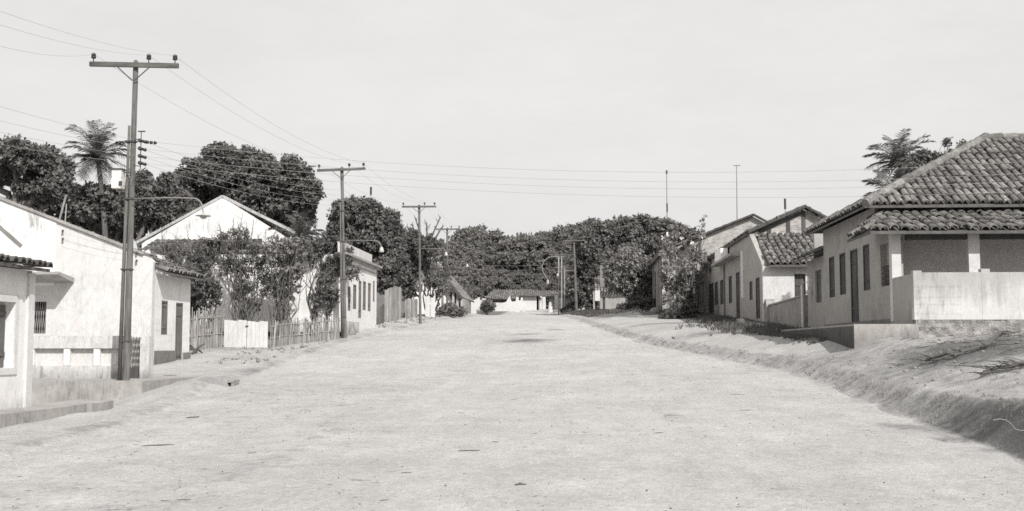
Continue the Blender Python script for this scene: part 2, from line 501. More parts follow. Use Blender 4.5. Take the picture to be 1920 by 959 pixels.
def tile_roof(mb, O, e, t, poly, pitch=.27, L=.5, r=None, seed=1, rim=True, jit=.012):
    """barrel tiles laid in columns up a slope; poly: convex outline in (along eave, up slope)"""
    R = random.Random(seed)
    O, e, t = Vector(O), Vector(e).normalized(), Vector(t).normalized()
    n = e.cross(t).normalized()
    if n.z < 0: n = -n
    r = r or pitch * .44
    smin, smax = min(p[0] for p in poly), max(p[0] for p in poly)
    def span(s):
        ts = []
        for i in range(len(poly)):
            (a, b), (c, d) = poly[i], poly[(i + 1) % len(poly)]
            if a == c: continue
            if min(a, c) <= s <= max(a, c): ts.append(b + (d - b) * (s - a) / (c - a))
        return (min(ts), max(ts)) if len(ts) > 1 else None
    ns = 5
    k = int((smax - smin) / pitch)
    for i in range(k + 1):
        s = smin + (i + .5) * (smax - smin) / (k + 1)
        sp = span(s)
        if not sp or sp[1] - sp[0] < .12: continue
        t0 = sp[0] + R.uniform(-.035, .035); first = True
        while t0 < sp[1] - .06:
            t1 = min(t0 + L * 1.12, sp[1] + .04)
            ds, dn, tw = R.gauss(0, jit), R.gauss(0, jit * .5), R.gauss(0, jit)
            ra, rb = r * R.uniform(1.0, 1.1), r * R.uniform(.8, .88)
            A, B, A2 = [], [], []
            for q in range(ns + 1):
                an = math.pi * q / ns
                A.append(O + e * (s + ds + ra * math.cos(an)) + t * t0 + n * (ra * .95 * math.sin(an) + .035 + dn))
                A2.append(O + e * (s + ds + (ra - .022) * math.cos(an)) + t * t0 + n * ((ra - .022) * .95 * math.sin(an) + .02 + dn))
                B.append(O + e * (s + ds + tw + rb * math.cos(an)) + t * t1 + n * (rb * .95 * math.sin(an) + .005 + dn))
            fs = [(q, q + 1, ns + 2 + q, ns + 1 + q) for q in range(ns)]
            m = 2 * (ns + 1)
            fs += [(q, m + q, m + q + 1, q + 1) for q in range(ns)]
            mb.add(A + B + A2, fs)
            t0 += L * R.uniform(.95, 1.05)
    return mb
def roof_plane(O, e, t, s, u):
    return Vector(O) + Vector(e).normalized() * s + Vector(t).normalized() * u

def opening(parent, p0, p1, s0, s1, z0, z1, kind='window', mat='wood', inset=.12, frame=None, fw=.06, leaves=2):
    """a shuttered window or a plank door set back in its hole; frame: material of a raised surround on the wall face"""
    p0 = Vector((p0[0], p0[1], 0)); p1 = Vector((p1[0], p1[1], 0)); e = (p1 - p0).normalized(); inn = Vector((-e.y, e.x, 0))
    def P(s, z, d): return p0 + e * s + inn * d + Vector((0, 0, z))
    def bar(mb, a, b, c, d, d0, d1):
        mb.hexa([P(a, c, d0), P(b, c, d0), P(b, c, d1), P(a, c, d1)], [P(a, d, d0), P(b, d, d0), P(b, d, d1), P(a, d, d1)])
    fr = MB(); g = .003
    if frame:
        for a, b, c, d in ((s0 - fw, s0, z0 - (fw if kind == 'window' else 0), z1 + fw), (s1, s1 + fw, z0 - (fw if kind == 'window' else 0), z1 + fw), (s0, s1, z1, z1 + fw)) + (((s0, s1, z0 - fw, z0),) if kind == 'window' else ()):
            bar(fr, a, b, c, d, -.025, -.002)
    else:
        for a, b, c, d in ((s0 + g, s0 + .05, z0 + g, z1 - g), (s1 - .05, s1 - g, z0 + g, z1 - g), (s0 + .05, s1 - .05, z1 - .05, z1 - g)):
            bar(fr, a, b, c, d, inset - .04, inset + .04)
    w_ = fr.build(kind, frame or mat, parent)
    sh = MB(); n = max(2, int((s1 - s0 - .1) / .13))
    R = random.Random(int(s0 * 977 + z0 * 131))
    for i in range(n):
        a = s0 + .05 + (s1 - s0 - .1) * i / n; b = s0 + .05 + (s1 - s0 - .1) * (i + 1) / n - .008
        bar(sh, a, b, z0 + .01, z1 - .05, inset + R.uniform(-.006, .006), inset + .03)
    for zz in (z0 + (z1 - z0) * .18, z0 + (z1 - z0) * .8):
        bar(sh, s0 + .07, s1 - .07, zz, zz + .07, inset - .018, inset - .008)
    sh.build('shutter' if kind == 'window' else 'door_leaf', mat, w_)
    return w_

# ------------------------------------------------------------------ foliage
def leaves(R, centres, radii, n, size, inner=.22, flat=.55, up=.35):
    """n small leaf faces over clumps (centres m x 3, radii m x 3): arrays of verts and quads"""
    c = np.array(centres, float); r = np.array(radii, float)
    wgt = (r[:, 0] * r[:, 1] + r[:, 0] * r[:, 2] + r[:, 1] * r[:, 2]); wgt /= wgt.sum()
    per = 11
    ns = max(1, n // per); n = ns * per
    k = R.choice(len(c), ns, p=wgt)
    d = R.normal(size=(ns, 3)); d /= np.linalg.norm(d, axis=1)[:, None]
    f = np.where(R.random(ns) < inner, R.uniform(.2, .6, ns), R.uniform(.66, .95, ns))
    b0 = c[k] + d * r[k] * f[:, None]
    ax = d * .9 + R.normal(size=(ns, 3)) * .5 + np.array([0, 0, .22]); ax /= np.linalg.norm(ax, axis=1)[:, None]
    ln = np.maximum(r[k].mean(1) * R.uniform(.15, .42, ns), size * .8)
    ii = np.repeat(np.arange(ns), per)
    t = R.uniform(.1, 1, n) ** .65
    p = b0[ii] + ax[ii] * (ln[ii] * t)[:, None] + R.normal(size=(n, 3)) * (.13 * ln[ii] + .22 * size)[:, None]
    a = ax[ii] * .55 + R.normal(size=(n, 3)) * .6; a[:, 2] -= .28; a /= np.linalg.norm(a, axis=1)[:, None] + 1e-9
    nrm = R.normal(size=(n, 3)) * .42 + d[ii] * 1.0 + np.array([0, 0, up + .2])
    b = np.cross(nrm, a); b /= np.linalg.norm(b, axis=1)[:, None] + 1e-9
    nrm = np.cross(a, b)
    L = size * R.uniform(.55, 1.35, n)[:, None]
    W = L * flat * R.uniform(.7, 1.2, n)[:, None]
    v = np.stack([p - a * L * .5, p + b * W * .5 - nrm * W * .12, p + a * L * .5 - nrm * L * .1, p - b * W * .5 - nrm * W * .12], 1).reshape(-1, 3)
    q = np.arange(4 * n).reshape(n, 4)
    return v, q
def clumps(R, cs, rs, per, k0=.28, k1=.45):
    """splits each big lobe into smaller leaf clumps on its skin"""
    C, Q = [], []
    for c, r in zip(cs, rs):
        m = per
        d = R.normal(size=(m, 3)); d /= np.linalg.norm(d, axis=1)[:, None]
        d[:, 2] = np.where(d[:, 2] < -.55, -d[:, 2], d[:, 2])
        pp = np.array(c) + d * np.array(r) * R.uniform(.55, .92, m)[:, None]
        s = R.uniform(k0, k1, m)
        C.append(pp); Q.append(np.array(r)[None, :] * s[:, None] * np.array([1, 1, .8]))
        C.append(np.array(c)[None, :]); Q.append(np.array(r)[None, :] * .72)
    return np.concatenate(C), np.concatenate(Q)
def limb(R, a, b, n=5, wob=.12):
    a, b = Vector(a), Vector(b); L = (b - a).length
    out = []
    for i in range(n + 1):
        t = i / n
        p = a.lerp(b, t)
        k = math.sin(math.pi * t) * L * wob
        out.append(p + Vector((R.normal() * k * .5, R.normal() * k * .5, k * .25)))
    out[0], out[-1] = a, b
    return out
def tree(name, label, base, lobes, n, size, seed, mat='leaf_dark', per=26, group=None, trunk_r=.28, cat='tree', fork=.35, inner=.22, k=(.26, .42)):
    """lobes: (x, y, z, rx, ry, rz) in the street; trunk forks into limbs that run into the lobes"""
    R = np.random.default_rng(seed)
    t = thing(name, label, cat, base, group)
    b = Vector(base)
    top = Vector((sum(l[0] for l in lobes) / len(lobes), sum(l[1] for l in lobes) / len(lobes), sum(l[2] for l in lobes) / len(lobes)))
    fk = b.lerp(Vector((b.x * .6 + top.x * .4, b.y * .6 + top.y * .4, top.z)), fork)
    mb = MB()
    mb.tube(limb(R, b - Vector((0, 0, .3)), fk, 4, .05), [trunk_r * 1.35, trunk_r * 1.1, trunk_r, trunk_r * .95, trunk_r * .9], 8)
    for l in lobes:
        path = limb(R, fk, (l[0], l[1], l[2]), 5, .14)
        mb.tube(path, [trunk_r * .75 * (1 - .14 * i) for i in range(6)], 6)
        for j in range(3):
            d = Vector(R.normal(size=3)); d.normalize()
            e = Vector((l[0] + d.x * l[3] * .8, l[1] + d.y * l[4] * .8, l[2] + abs(d.z) * l[5] * .7))
            mb.tube(limb(R, path[3], e, 3, .12), [trunk_r * .3, trunk_r * .22, trunk_r * .15, trunk_r * .06], 5)
    mb.build('trunk', 'trunk', t, smooth=True)
    C, Q = clumps(R, [l[:3] for l in lobes], [l[3:] for l in lobes], per, *k)
    v, q = leaves(R, C, Q, n, size, inner)
    link_mesh('crown', v, q, mat, t)
    return t
def px_lobes(Y, items, depth=1.0, seed=0):
    """lobes given as (u, v, ru, rv) in the picture at distance Y, with real depth of their own"""
    R = random.Random(seed); out = []
    for it in items:
        u, v, ru, rv = it[:4]
        y = Y + (it[4] if len(it) > 4 else R.uniform(-1, 1))
        p = at(u, v, y); m = y / F_PX
        out.append((p.x, p.y, p.z, ru * m, (ru + rv) / 2 * m * depth, rv * m))
    return out
def palm(name, label, base, top, n=20, L=3.2, seed=1, trunk_r=.16, group=None, leaflet=.5, fr_mat='frond'):
    R = random.Random(seed)
    t = thing(name, label, 'palm tree', base, group)
    b, tp = Vector(base), Vector(top)
    pts = [b.lerp(tp, i / 10) + Vector((math.sin(i / 10 * math.pi) * .25, 0, 0)) for i in range(11)]
    MB().tube(pts, [trunk_r * (1.5 - .65 * i / 10 + (.05 if i % 2 else 0)) for i in range(11)], 9).build('trunk', 'trunk', t, smooth=True)
    for i in range(n):
        az = i * 2.399 + R.uniform(-.25, .25)
        el = rad(88 - 138 * (i / n) + R.uniform(-9, 9))
        fl = L * R.uniform(.8, 1.1)
        mb = MB(); p = Vector(tp); pts = [p.copy()]; dirs = []
        m = 15
        for k in range(m):
            d = Vector((math.cos(az) * math.cos(el), math.sin(az) * math.cos(el), math.sin(el)))
            dirs.append(d); p = p + d * (fl / m); pts.append(p.copy())
            el -= rad((1.2 + 5.5 * k / m) * (1.15 if el > 0 else .7))
            el = max(el, rad(-80))
        mb.tube(pts, [.035 - .0019 * k for k in range(m + 1)], 4)
        side0 = Vector((-math.sin(az), math.cos(az), 0))
        roll = R.uniform(-.5, .5)
        for k in range(1, m + 1):
            for q in (0, .5):
                s_ = min(m - .01, k - 1 + q); i0 = int(s_); pp = pts[i0].lerp(pts[i0 + 1], s_ - i0); d = dirs[i0]
                up = side0.cross(d).normalized()
                ll = leaflet * fl / 3.2 * 2.0 * math.sin(math.pi * (.12 + .8 * s_ / m)) ** .7
                for sg in (-1, 1):
                    sd = (side0 * sg * math.cos(roll * sg) + up * (.25 - R.uniform(.1, .5) + roll * .4 * sg)).normalized()
                    tip = pp + (sd * .8 + d * .55).normalized() * ll * R.uniform(.8, 1.1) + Vector((0, 0, -ll * R.uniform(.1, .35)))
                    mid = pp.lerp(tip, .5) + Vector((0, 0, ll * .1))
                    wv = d * .02
                    mb.add([pp - wv, pp + wv, mid + wv, tip, mid - wv], [(0, 1, 2, 3, 4)])
        mb.build('frond', fr_mat, t)
    return t
def shrub(name, label, base, lobes, n, size, seed, mat='leaf_shrub', stems=9, group=None, per=14, cat='shrub', stem_r=.03, highlights=0, highlight_mat='leaf_highlight', inner=.3, k=(.25, .42)):
    R = np.random.default_rng(seed)
    t = thing(name, label, cat, base, group)
    mb = MB(); b = Vector(base)
    for i in range(stems):
        l = lobes[i % len(lobes)]
        d = R.normal(size=3); d /= np.linalg.norm(d)
        e = Vector((l[0] + d[0] * l[3] * .8, l[1] + d[1] * l[4] * .8, l[2] + abs(d[2]) * l[5] * .9))
        a = b + Vector((R.normal() * .18, R.normal() * .18, -.15))
        pth = limb(R, a, e, 5, .1)
        mb.tube(pth, [stem_r * (1 - .16 * i) for i in range(6)], 5)
        for j in range(2):
            e2 = e + Vector(R.normal(size=3)) * l[3] * .35
            mb.tube(limb(R, pth[3], e2, 3, .1), [stem_r * .5, stem_r * .4, stem_r * .3, stem_r * .15], 4)
    mb.build('stems', 'trunk', t)
    C, Q = clumps(R, [l[:3] for l in lobes], [l[3:] for l in lobes], per, *k)
    v, q = leaves(R, C, Q, n, size, inner, .45)
    link_mesh('foliage', v, q, mat, t)
    if highlights:
        v, q = leaves(R, C, Q * 1.02, highlights, size * 1.15, 0, .8, .5)
        link_mesh('leaf_highlights', v, q, highlight_mat, t)
    return t
def blades(spots, mat, name, label, h=.25, seed=3, per=9, w=.012, lean=.5, cat='grass'):
    R = random.Random(seed); vs = []; fs = []
    for (x, y, z, k) in spots:
        for j in range(per):
            az = R.uniform(0, 6.28); hh = h * k * R.uniform(.5, 1.2); ox, oy = R.gauss(0, .05 * k), R.gauss(0, .05 * k)
            dx, dy = math.cos(az) * lean * hh, math.sin(az) * lean * hh
            px, py = -math.sin(az) * w * (.7 + k), math.cos(az) * w * (.7 + k)
            o = len(vs)
            vs += [(x + ox - px, y + oy - py, z - .02), (x + ox + px, y + oy + py, z - .02), (x + ox + dx * .4 + px * .7, y + oy + dy * .4 + py * .7, z + hh * .6), (x + ox + dx, y + oy + dy, z + hh * R.uniform(.75, 1)), ]
            fs.append((o, o + 1, o + 2, o + 3))
    o = link_mesh(name, np.array(vs), np.array(fs), mat)
    return tag(o, label, cat, kind='stuff')
# ------------------------------------------------------------------ the ground: one sheet, its road strip a sheet of its own that shares the edge
def soil_shade(x, y):
    """weedy or turned earth plus painted shade: the shaded eroded bank, the turned mound, shady housefront strips, the wooded slope"""
    xl, xr = XL(y), XR(y)
    w_ = 0
    if x > xr:
        d = x - xr
        w_ = max(w_, (.3 + .45 * ss(24, 13, y)) * ss(0, .12, d) * ss(1.25, .5, d))  # bank darkening: exposed earth plus painted slope and palm shade
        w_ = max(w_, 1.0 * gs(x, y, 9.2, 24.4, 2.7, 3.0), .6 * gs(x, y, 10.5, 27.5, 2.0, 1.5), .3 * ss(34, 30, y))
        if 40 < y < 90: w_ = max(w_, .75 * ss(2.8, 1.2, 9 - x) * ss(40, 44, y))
        if y > 76: w_ = max(w_, .8 * ss(76, 84, y) * ss(.9, 2.2, d + .4 * mnoise.noise((y * .2, 2, 2))))
        w_ = max(w_, .6 * gs(x, y, 6.6, 46, 3.2, 2.2), .55 * gs(x, y, 5.2, 62, 3.0, 1.6), .55 * gs(x, y, 3.4, 84, 3.0, 3.0))
    elif x < xl:
        d = xl - x
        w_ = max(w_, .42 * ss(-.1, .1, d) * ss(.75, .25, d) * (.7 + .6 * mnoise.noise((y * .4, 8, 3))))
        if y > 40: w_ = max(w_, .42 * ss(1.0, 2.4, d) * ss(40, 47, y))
        if y > 84: w_ = max(w_, .62 * ss(84, 92, y) * ss(.3, 1.6, d))
        w_ = max(w_, .3 * gs(x, y, -11.8, 40, 1.4, 3.0), .24 * gs(x, y, -10.6, 34, 1.0, 2.0))
    else:
        w_ = max(w_, .66 * gs(x, y, -2.2, 50.5, 1.3, 2.2), .52 * gs(x, y, -2.6, 57.5, .9, 1.6), .5 * gs(x, y, -1.2, 64, .8, 1.6), .26 * gs(x, y, 2.6, 25.5, 1.0, .35), .22 * gs(x, y, 3.3, 23.2, .9, .3))
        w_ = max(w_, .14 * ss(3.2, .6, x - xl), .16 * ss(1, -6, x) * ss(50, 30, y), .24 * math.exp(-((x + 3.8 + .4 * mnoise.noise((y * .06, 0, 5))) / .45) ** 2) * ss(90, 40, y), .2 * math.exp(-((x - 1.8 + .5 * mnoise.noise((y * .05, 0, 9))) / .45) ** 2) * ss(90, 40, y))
    if y > 172: w_ = max(w_, .9 * ss(172, 184, y))
    return w_ + .12
def make_ground():
    Y = [-60, -40, -25, -15, -8, -3]
    y = 0.0
    while y < 130: Y.append(y); y += .22 if 9 < y < 26 else (.35 if y < 45 else (.8 if y < 80 else 1.6))
    Y += [132, 136, 140, 145, 150, 156, 162, 168, 175, 183, 192, 200, 210, 220, 230, 245, 260, 280, 310, 350, 420, 520, 700, 1000, 1500]
    LD = [900, 500, 250, 120, 70, 45, 30, 22, 16, 12, 9, 7, 5.5, 4.5, 3.6, 3.0, 2.5, 2.1, 1.8, 1.5, 1.2, .95, .75, .58, .45, .34, .24, .16, .08]
    RT = [i / 24 for i in range(25)]
    RD = [.06, .12, .18, .25, .32, .4, .48, .56, .65, .75, .86, 1, 1.15, 1.35, 1.55, 1.8, 2.05, 2.3, 2.6, 2.9, 3.2, 3.5, 3.9, 4.3, 4.8, 5.3, 5.9, 6.5, 7.2, 8, 9, 10.5, 12.5, 15, 20, 28, 40, 60, 100, 200, 450, 900]
    rows = []
    for y in Y:
        xl, xr = XL(y) + .14 * mnoise.noise((y * .5, 0, 0)), XR(y) + .10 * mnoise.noise((y * .6, 5, 0))
        rows.append([xl - d for d in LD] + [xl + (xr - xl) * t for t in RT] + [xr + d for d in RD])
    nL, nR = len(LD), len(RT)
    V = []; n = len(rows[0])
    for y, r in zip(Y, rows):
        for x in r: V.append((x, y, H(x, y)))
    V = np.array(V)
    F = np.array([(i * n + j, i * n + j + 1, (i + 1) * n + j + 1, (i + 1) * n + j) for i in range(len(Y) - 1) for j in range(n - 1)])
    jj = F[:, 0] % n
    yy = V[F[:, 0], 1]
    isroad = (jj >= nL) & (jj < nL + nR - 1) & (yy < 168)
    for nm, sel, mt in (('road', isroad, 'road'), ('ground', ~isroad, 'ground')):
        f = F[sel]; used = np.unique(f); remap = -np.ones(len(V), int); remap[used] = np.arange(len(used))
        o = link_mesh(nm, V[used], remap[f], mt, None, (0, 0, 0), True)
        at_ = o.data.attributes.new('soil_shade', 'FLOAT', 'POINT')
        at_.data.foreach_set('value', np.array([soil_shade(*p[:2]) for p in V[used]], np.float32))
        tag(o, {'road': 'wide pale dirt road running up the village street', 'ground': 'sandy verges, banks and wooded slope around the dirt road'}[nm], nm, kind='structure')
make_ground()

# ------------------------------------------------------------------ poles
def insulator(mb, p, k=1.0):
    p = Vector(p)
    mb.lathe(p, [(.012 * k, -.05), (.012 * k, .05), (.055 * k, .05), (.06 * k, .085), (.04 * k, .095), (.052 * k, .1), (.055 * k, .16), (.03 * k, .185)], 10)
def lamp_arm(root, a, reach, z, drop, white=False, r=.017):
    """pipe reaching out to the street with a bent end and a small enamel shade"""
    x, y = a[0], a[1]
    pts = [(x, y, z), (x + reach * .5, y, z + .02), (x + reach * .86, y, z)]
    for i in range(1, 6):
        t = i / 5 * math.pi / 2
        pts.append((x + reach * .86 + reach * .14 * math.sin(t), y, z - reach * .14 * (1 - math.cos(t))))
    pts.append((x + reach + .03, y, z - drop))
    o = MB().tube(pts, r, 7).build('lamp_arm', 'pipe', root, smooth=True)
    e = pts[-1]
    s = MB().lathe(e, [(.03, .04), (.04, 0), (.07, -.02), (.20, -.045), (.205, -.06), (.09, -.062), (.085, -.1), (.05, -.13), (.02, -.135)] if not white else [(.03, .03), (.05, 0), (.085, -.06), (.12, -.2), (.1, -.24), (.02, -.25)], 14)
    s.build('lamp_shade', 'lamp_white' if white else 'lamp', o, smooth=True)
def street_pole(label, base, top, arm=2.35, r0=.13, r1=.085, lamp=None, twin=True, group='power poles along the street', tilt=0.0, crossarm=True, pins=(-.46, .165, .46), mat='pole', white_lamp=True):
    t = thing('power_pole', label, 'power pole', base, group)
    b, tp = Vector(base), Vector(top)
    ax = (tp - b)
    MB().tube([b - Vector((0, 0, .4)), b, b.lerp(tp, .35), b.lerp(tp, .7), tp - Vector((0, 0, .06)), tp], [r0 * 1.05, r0, r0 * .85, r0 * .72, r1, r1 * .45], 10).build('post', mat, t, smooth=True)
    if twin:                                               # a shorter post lashed beside it
        q = Vector((-r0 * 1.62, -.02, 0))
        MB().tube([b + q, b.lerp(tp, .4) + q * .88, b.lerp(tp, .79) + q * .72], [r0 * .58, r0 * .5, r0 * .36], 8).build('side_post', mat, t, smooth=True)
        for k in (.12, .34, .56, .74):
            c = b.lerp(tp, k)
            MB().box((c.x - r0 * 2.0, c.y - r0 * .95, c.z - .02), (c.x + r0 * .85, c.y + r0 * .8, c.z + .02)).build('strap', 'iron', t)
    if crossarm:
        z = tp.z - .16
        c = Vector((tp.x, tp.y - r1 - .05, z)) - ax.normalized() * .0
        e = Vector((math.cos(tilt), 0, math.sin(tilt)))
        MB().beam(c - e * arm / 2, c + e * arm / 2, .09, .12).build('crossarm', 'arm', t)
        for s in (-1, 1):
            MB().beam(c + e * s * arm * .19 + Vector((0, -.05, -.05)), Vector((b.lerp(tp, .93).x + s * .03, c.y - .03, z - .42)), .03, .008, (0, 1, 0)).build('brace', 'iron', t)
        for s in pins:
            m = MB(); insulator(m, c + e * s * arm + Vector((0, 0, .105)), 1.1); m.build('insulator', 'porcelain', t, smooth=True)
    if lamp:
        lz, reach, drop = lamp
        k = (lz - b.z) / (tp.z - b.z); c = b.lerp(tp, k)
        lamp_arm(t, (c.x, c.y - r0 * .4), reach, lz, drop, white_lamp)
    return t
def pins_of(top, arm, tilt, r1=.085, pins=(-.46, .165, .46)):
    c = Vector((top[0], top[1] - r1 - .05, top[2] - .16)); e = Vector((math.cos(tilt), 0, math.sin(tilt)))
    return [c + e * s * arm + Vector((0, 0, .26)) for s in pins]

P1b, P1t = at(236, 716, 28), at(255, 113, 28.2)
P1b.z = .83
p1 = street_pole('tall wooden pole with a rack of insulators and meter box beside the balustrade', P1b, P1t, 2.36, .098, .068, None, True, tilt=-.035)
a = at(250, 373, 27.9)
lamp_arm(p1, (a.x, a.y), at(380, 373, 27.9).x - a.x, a.z, .40)
# rack of spool insulators held off the pole, and the small box on the other side
rk = MB(); q0, q1 = at(265, 247, 28.1), at(263, 318, 28.1)
rk.tube([q0, q1], .012, 6)
rk.box((q0.x - .08, q0.y - .03, q0.z - .01), (q0.x + .1, q0.y + .03, q0.z + .015))
for v in (262, 312):
    c = at(264, v, 28.1); rk.beam(c, (c.x - .22, c.y, c.z + .02), .02, .02)
rack = rk.build('insulator_rack', 'iron', p1)
for v in (264, 279, 293, 306):
    c = at(265, v, 28.05); m = MB()
    m.tube([c + Vector((-.03, -.05, 0)), c + Vector((-.03, .05, 0))], .05, 9)
    m.tube([c + Vector((.04, -.04, -.02)), c + Vector((.14, -.04, -.05))], [.035, .045], 9)
    m.build('spool_insulator', 'porcelain', rack, smooth=True)
c = at(265, 267, 28.0); m = MB()
for k in range(3): m.tube([c + Vector((.14 + k * .1, 0, .0 - .01 * k)), c + Vector((.20 + k * .1, 0, -.008 - .01 * k))], [.05, .03], 8)
m.build('strain_insulator', 'porcelain', rack, smooth=True)
b0, b1 = at(214, 320, 28), at(231, 354, 28)
bx = MB().box((b0.x, 27.85, b1.z), (b1.x, 28.1, b0.z)).build('meter_box', 'box_white', p1)
m = MB(); m.box((b0.x - .03, 27.82, b0.z + .002), (b1.x + .03, 28.12, b0.z + .03)); m.beam((b1.x, 28, b0.z - .06), (b1.x + .2, 28, b0.z - .06), .03, .03); m.build('box_lid', 'iron', bx)
lk = at(224, 344, 27.8); MB().box((lk.x - .03, 27.82, lk.z - .05), (lk.x + .05, 27.849, lk.z + .06)).build('box_latch', 'iron', bx)

def px_pole(label, ub, vb, ut, vt, Y, lampuv=None, **k):
    b, t_ = at(ub, vb, Y), at(ut, vt, Y)
    b.z = min(b.z, H(b.x, b.y)) if abs(b.z - H(b.x, b.y)) < .6 else H(b.x, b.y)
    lamp = None
    if lampuv:
        u0, u1, v0, v1 = lampuv
        A, B = at(u0, v0, Y), at(u1, v1, Y)
        lamp = (A.z, B.x - A.x, max(.25, A.z - B.z - .05))
    return street_pole(label, b, t_, lamp=lamp, **k), b, t_
p2, P2b, P2t = px_pole('wooden pole with crossarm standing between the picket fence and white house with cornice', 647, 631, 641, 313, 53, (645, 716, 452, 466), r0=.09, tilt=.03)
p3, P3b, P3t = px_pole('wooden pole with crossarm beside the bare-branched tree, taller of two close together', 788, 603, 786, 384, 76, (788, 837, 467, 474), r0=.10, twin=False)
p4, P4b, P4t = px_pole('wooden pole with crossarm in front of the white gable, shorter of two close together', 838.5, 597, 838.5, 427, 99, (840, 877, 491, 495), r0=.11, twin=False)
p5, P5b, P5t = px_pole('wooden pole with plain crossarm at the corner of the road top under dark trees', 1081, 589, 1076, 449, 121, None, r0=.17, twin=False, arm=2.3, mat='pole')
for u, vt, Y, lab in ((1047.5, 480, 146, 'thin pole with a hooked street lamp, first of the cluster by the road end'), (1053, 476, 152, 'thin pole with crossarm in the cluster by the road end'), (1058.5, 500, 160, 'shortest thin pole in the cluster by the road end')):
    px_pole(lab, u, 585, u, vt, Y, None, r0=.11, r1=.08, twin=False, arm=3.0 if u != 1053 else 3.4, crossarm=u > 1050, group='thin poles at the road end', mat='plank')
# the hooked lamp pipe of the first of them
A = [at(u, v, 145.5) for u, v in ((1049, 481), (1040, 481.5), (1029, 483), (1020, 490), (1016, 500), (1018, 510), (1023, 519), (1027, 526))]
o = tag(MB().tube(A, .07, 6).build('lamp_bracket', 'pipe', None, smooth=True), 'long hooked lamp pipe curving out over the road end', 'lamp bracket')
e_ = A[-1]
MB().lathe(e_, [(.05, .1), (.12, 0), (.2, -.4), (.15, -.55), (.03, -.56)], 10).build('lamp_shade', 'lamp_white', o, smooth=True)
A = [at(u, v, 120.6) for u, v in ((1078, 508), (1062, 508.5), (1050, 509), (1046.5, 511), (1045.5, 514))]
o = MB().tube(A, .03, 6).build('lamp_arm', 'pipe', p5, smooth=True)
MB().lathe(A[-1], [(.04, .05), (.08, 0), (.14, -.25), (.03, -.3)], 10).build('lamp_shade', 'lamp_white', o, smooth=True)

# ------------------------------------------------------------------ the near house at the road's edge (only its street corner shows)
def gable_house_marker(): pass
L1X, L1Y = at(56, 640, 22).x, 22.0
z0 = .40
h1 = thing('whitewashed_house', 'whitewashed house corner with small tile eave and wide framed window', 'house', (L1X - 2, 19, z0))
wy0 = 13.0
wz1 = 3.22
wn0, wn1 = atX(-70, 562, L1X), atX(28, 575, L1X)
ws0, ws1 = max(.3, wn0.y - wy0), wn1.y - wy0
wzt, wzb = atX(10, 566, L1X).z, atX(20, 690, L1X).z
mb = MB()
wall(mb, (L1X, wy0), (L1X, L1Y), z0, wz1, .22, [(ws0, ws1, wzb, wzt)])
wall(mb, (L1X - .22, L1Y), (L1X - 6, L1Y), z0, wz1, .22, [], [(2.7, wz1 + .3), (5.4, wz1)])
mb.build('wall', 'white', h1)
opening(h1, (L1X, wy0), (L1X, L1Y), ws0, ws1, wzb, wzt, 'window', 'wood', .15, 'white_clean', .13)
MB().box((L1X - .06, L1Y - .2, z0 + .02), (L1X + .055, L1Y + .045, wz1 - .05)).build('corner_pilaster', 'white_clean', h1)
rb = MB(); ex = L1X + .32; ez = wz1 + .05
sl_ = Vector((-1, 0, .10)).normalized()
MB().prism([(ex, wy0, ez - .07), (ex - 3.1, wy0, ez - .07 + 3.1 * .10), (ex - 3.1, wy0, ez - .01 + 3.1 * .10), (ex, wy0, ez - .01)], (0, L1Y + .1 - wy0, 0)).build('roof_boards', 'under', h1)
tile_roof(rb, (ex + .06, L1Y + .12, ez), (0, -1, 0), sl_, [(0, 0), (9, 0), (9, 3.5), (0, 3.5)], .24, .45, seed=5)
rb.build('roof', 'tile_dark', h1)
# shallow cement step along its foot
st = MB(); pts = []
for yy in (13, 16, 18, 19.5, 20.8, 22.2, 23.6, 25): pts.append((yy, H(L1X + .6, yy)))
for i in range(len(pts) - 1):
    (ya, za), (yb, zb) = pts[i], pts[i + 1]
    wa, wb = (.62 - .0 * i), (.62 if i < 5 else .5)
    st.hexa([(L1X - .3, ya, za - .5), (L1X + wa, ya, za - .5), (L1X + wb, yb, zb - .5), (L1X - .3, yb, zb - .5)], [(L1X - .3, ya, .5), (L1X + wa, ya, .48), (L1X + wb, yb, .48), (L1X - .3, yb, .5)])
tag(st.build('house_step', 'cement', None), 'low stained cement step along the foot of the corner house with framed window', 'step')

# ------------------------------------------------------------------ raised yard: footing wall, balustrade, gate
lx0, lx1 = at(40, 720, 28.2).x - .6, at(283, 720, 28.2).x
lt = .84
fw_ = MB()
fw_.box((lx0, 27.62, -.3), (lx1, 36.0, lt))
tag(fw_.build('retaining_wall', 'cement', None), 'stained cement retaining wall under the balustrade beside the tall pole', 'retaining wall')
bal = thing('balustrade', 'pierced cement balustrade on the stained retaining wall, mossy along its top rail', 'balustrade', ((lx0 + lx1) / 2, 29.75, lt))
bz = at(150, 630, 29.750).z
gx0, gx1 = at(243, 700, 29.750).x, at(266, 700, 29.750).x
m = MB()
m.box((lx0, 29.650, lt), (gx0, 29.830, lt + .34))
m.build('base_course', 'white_stained', bal)
m = MB(); m.box((lx0, 29.620, bz - .34), (gx0, 29.860, bz)); m.build('top_rail', 'white_stained', bal)
MB().box((lx0, 29.770, lt + .34), (gx0, 29.830, bz - .34)).build('panel', 'white_clean', bal)
for u in (60, 127, 183, 232):
    c = at(u, 670, 29.710); MB().box((c.x - .085, 29.640, lt + .345), (c.x + .085, 29.820, bz - .345)).build('baluster', 'white', bal)
gt = thing('garden_gate', 'narrow slatted wooden gate between the pole and a cement gate post', 'gate', ((gx0 + gx1) / 2, 29.750, lt))
m = MB(); n_ = 7
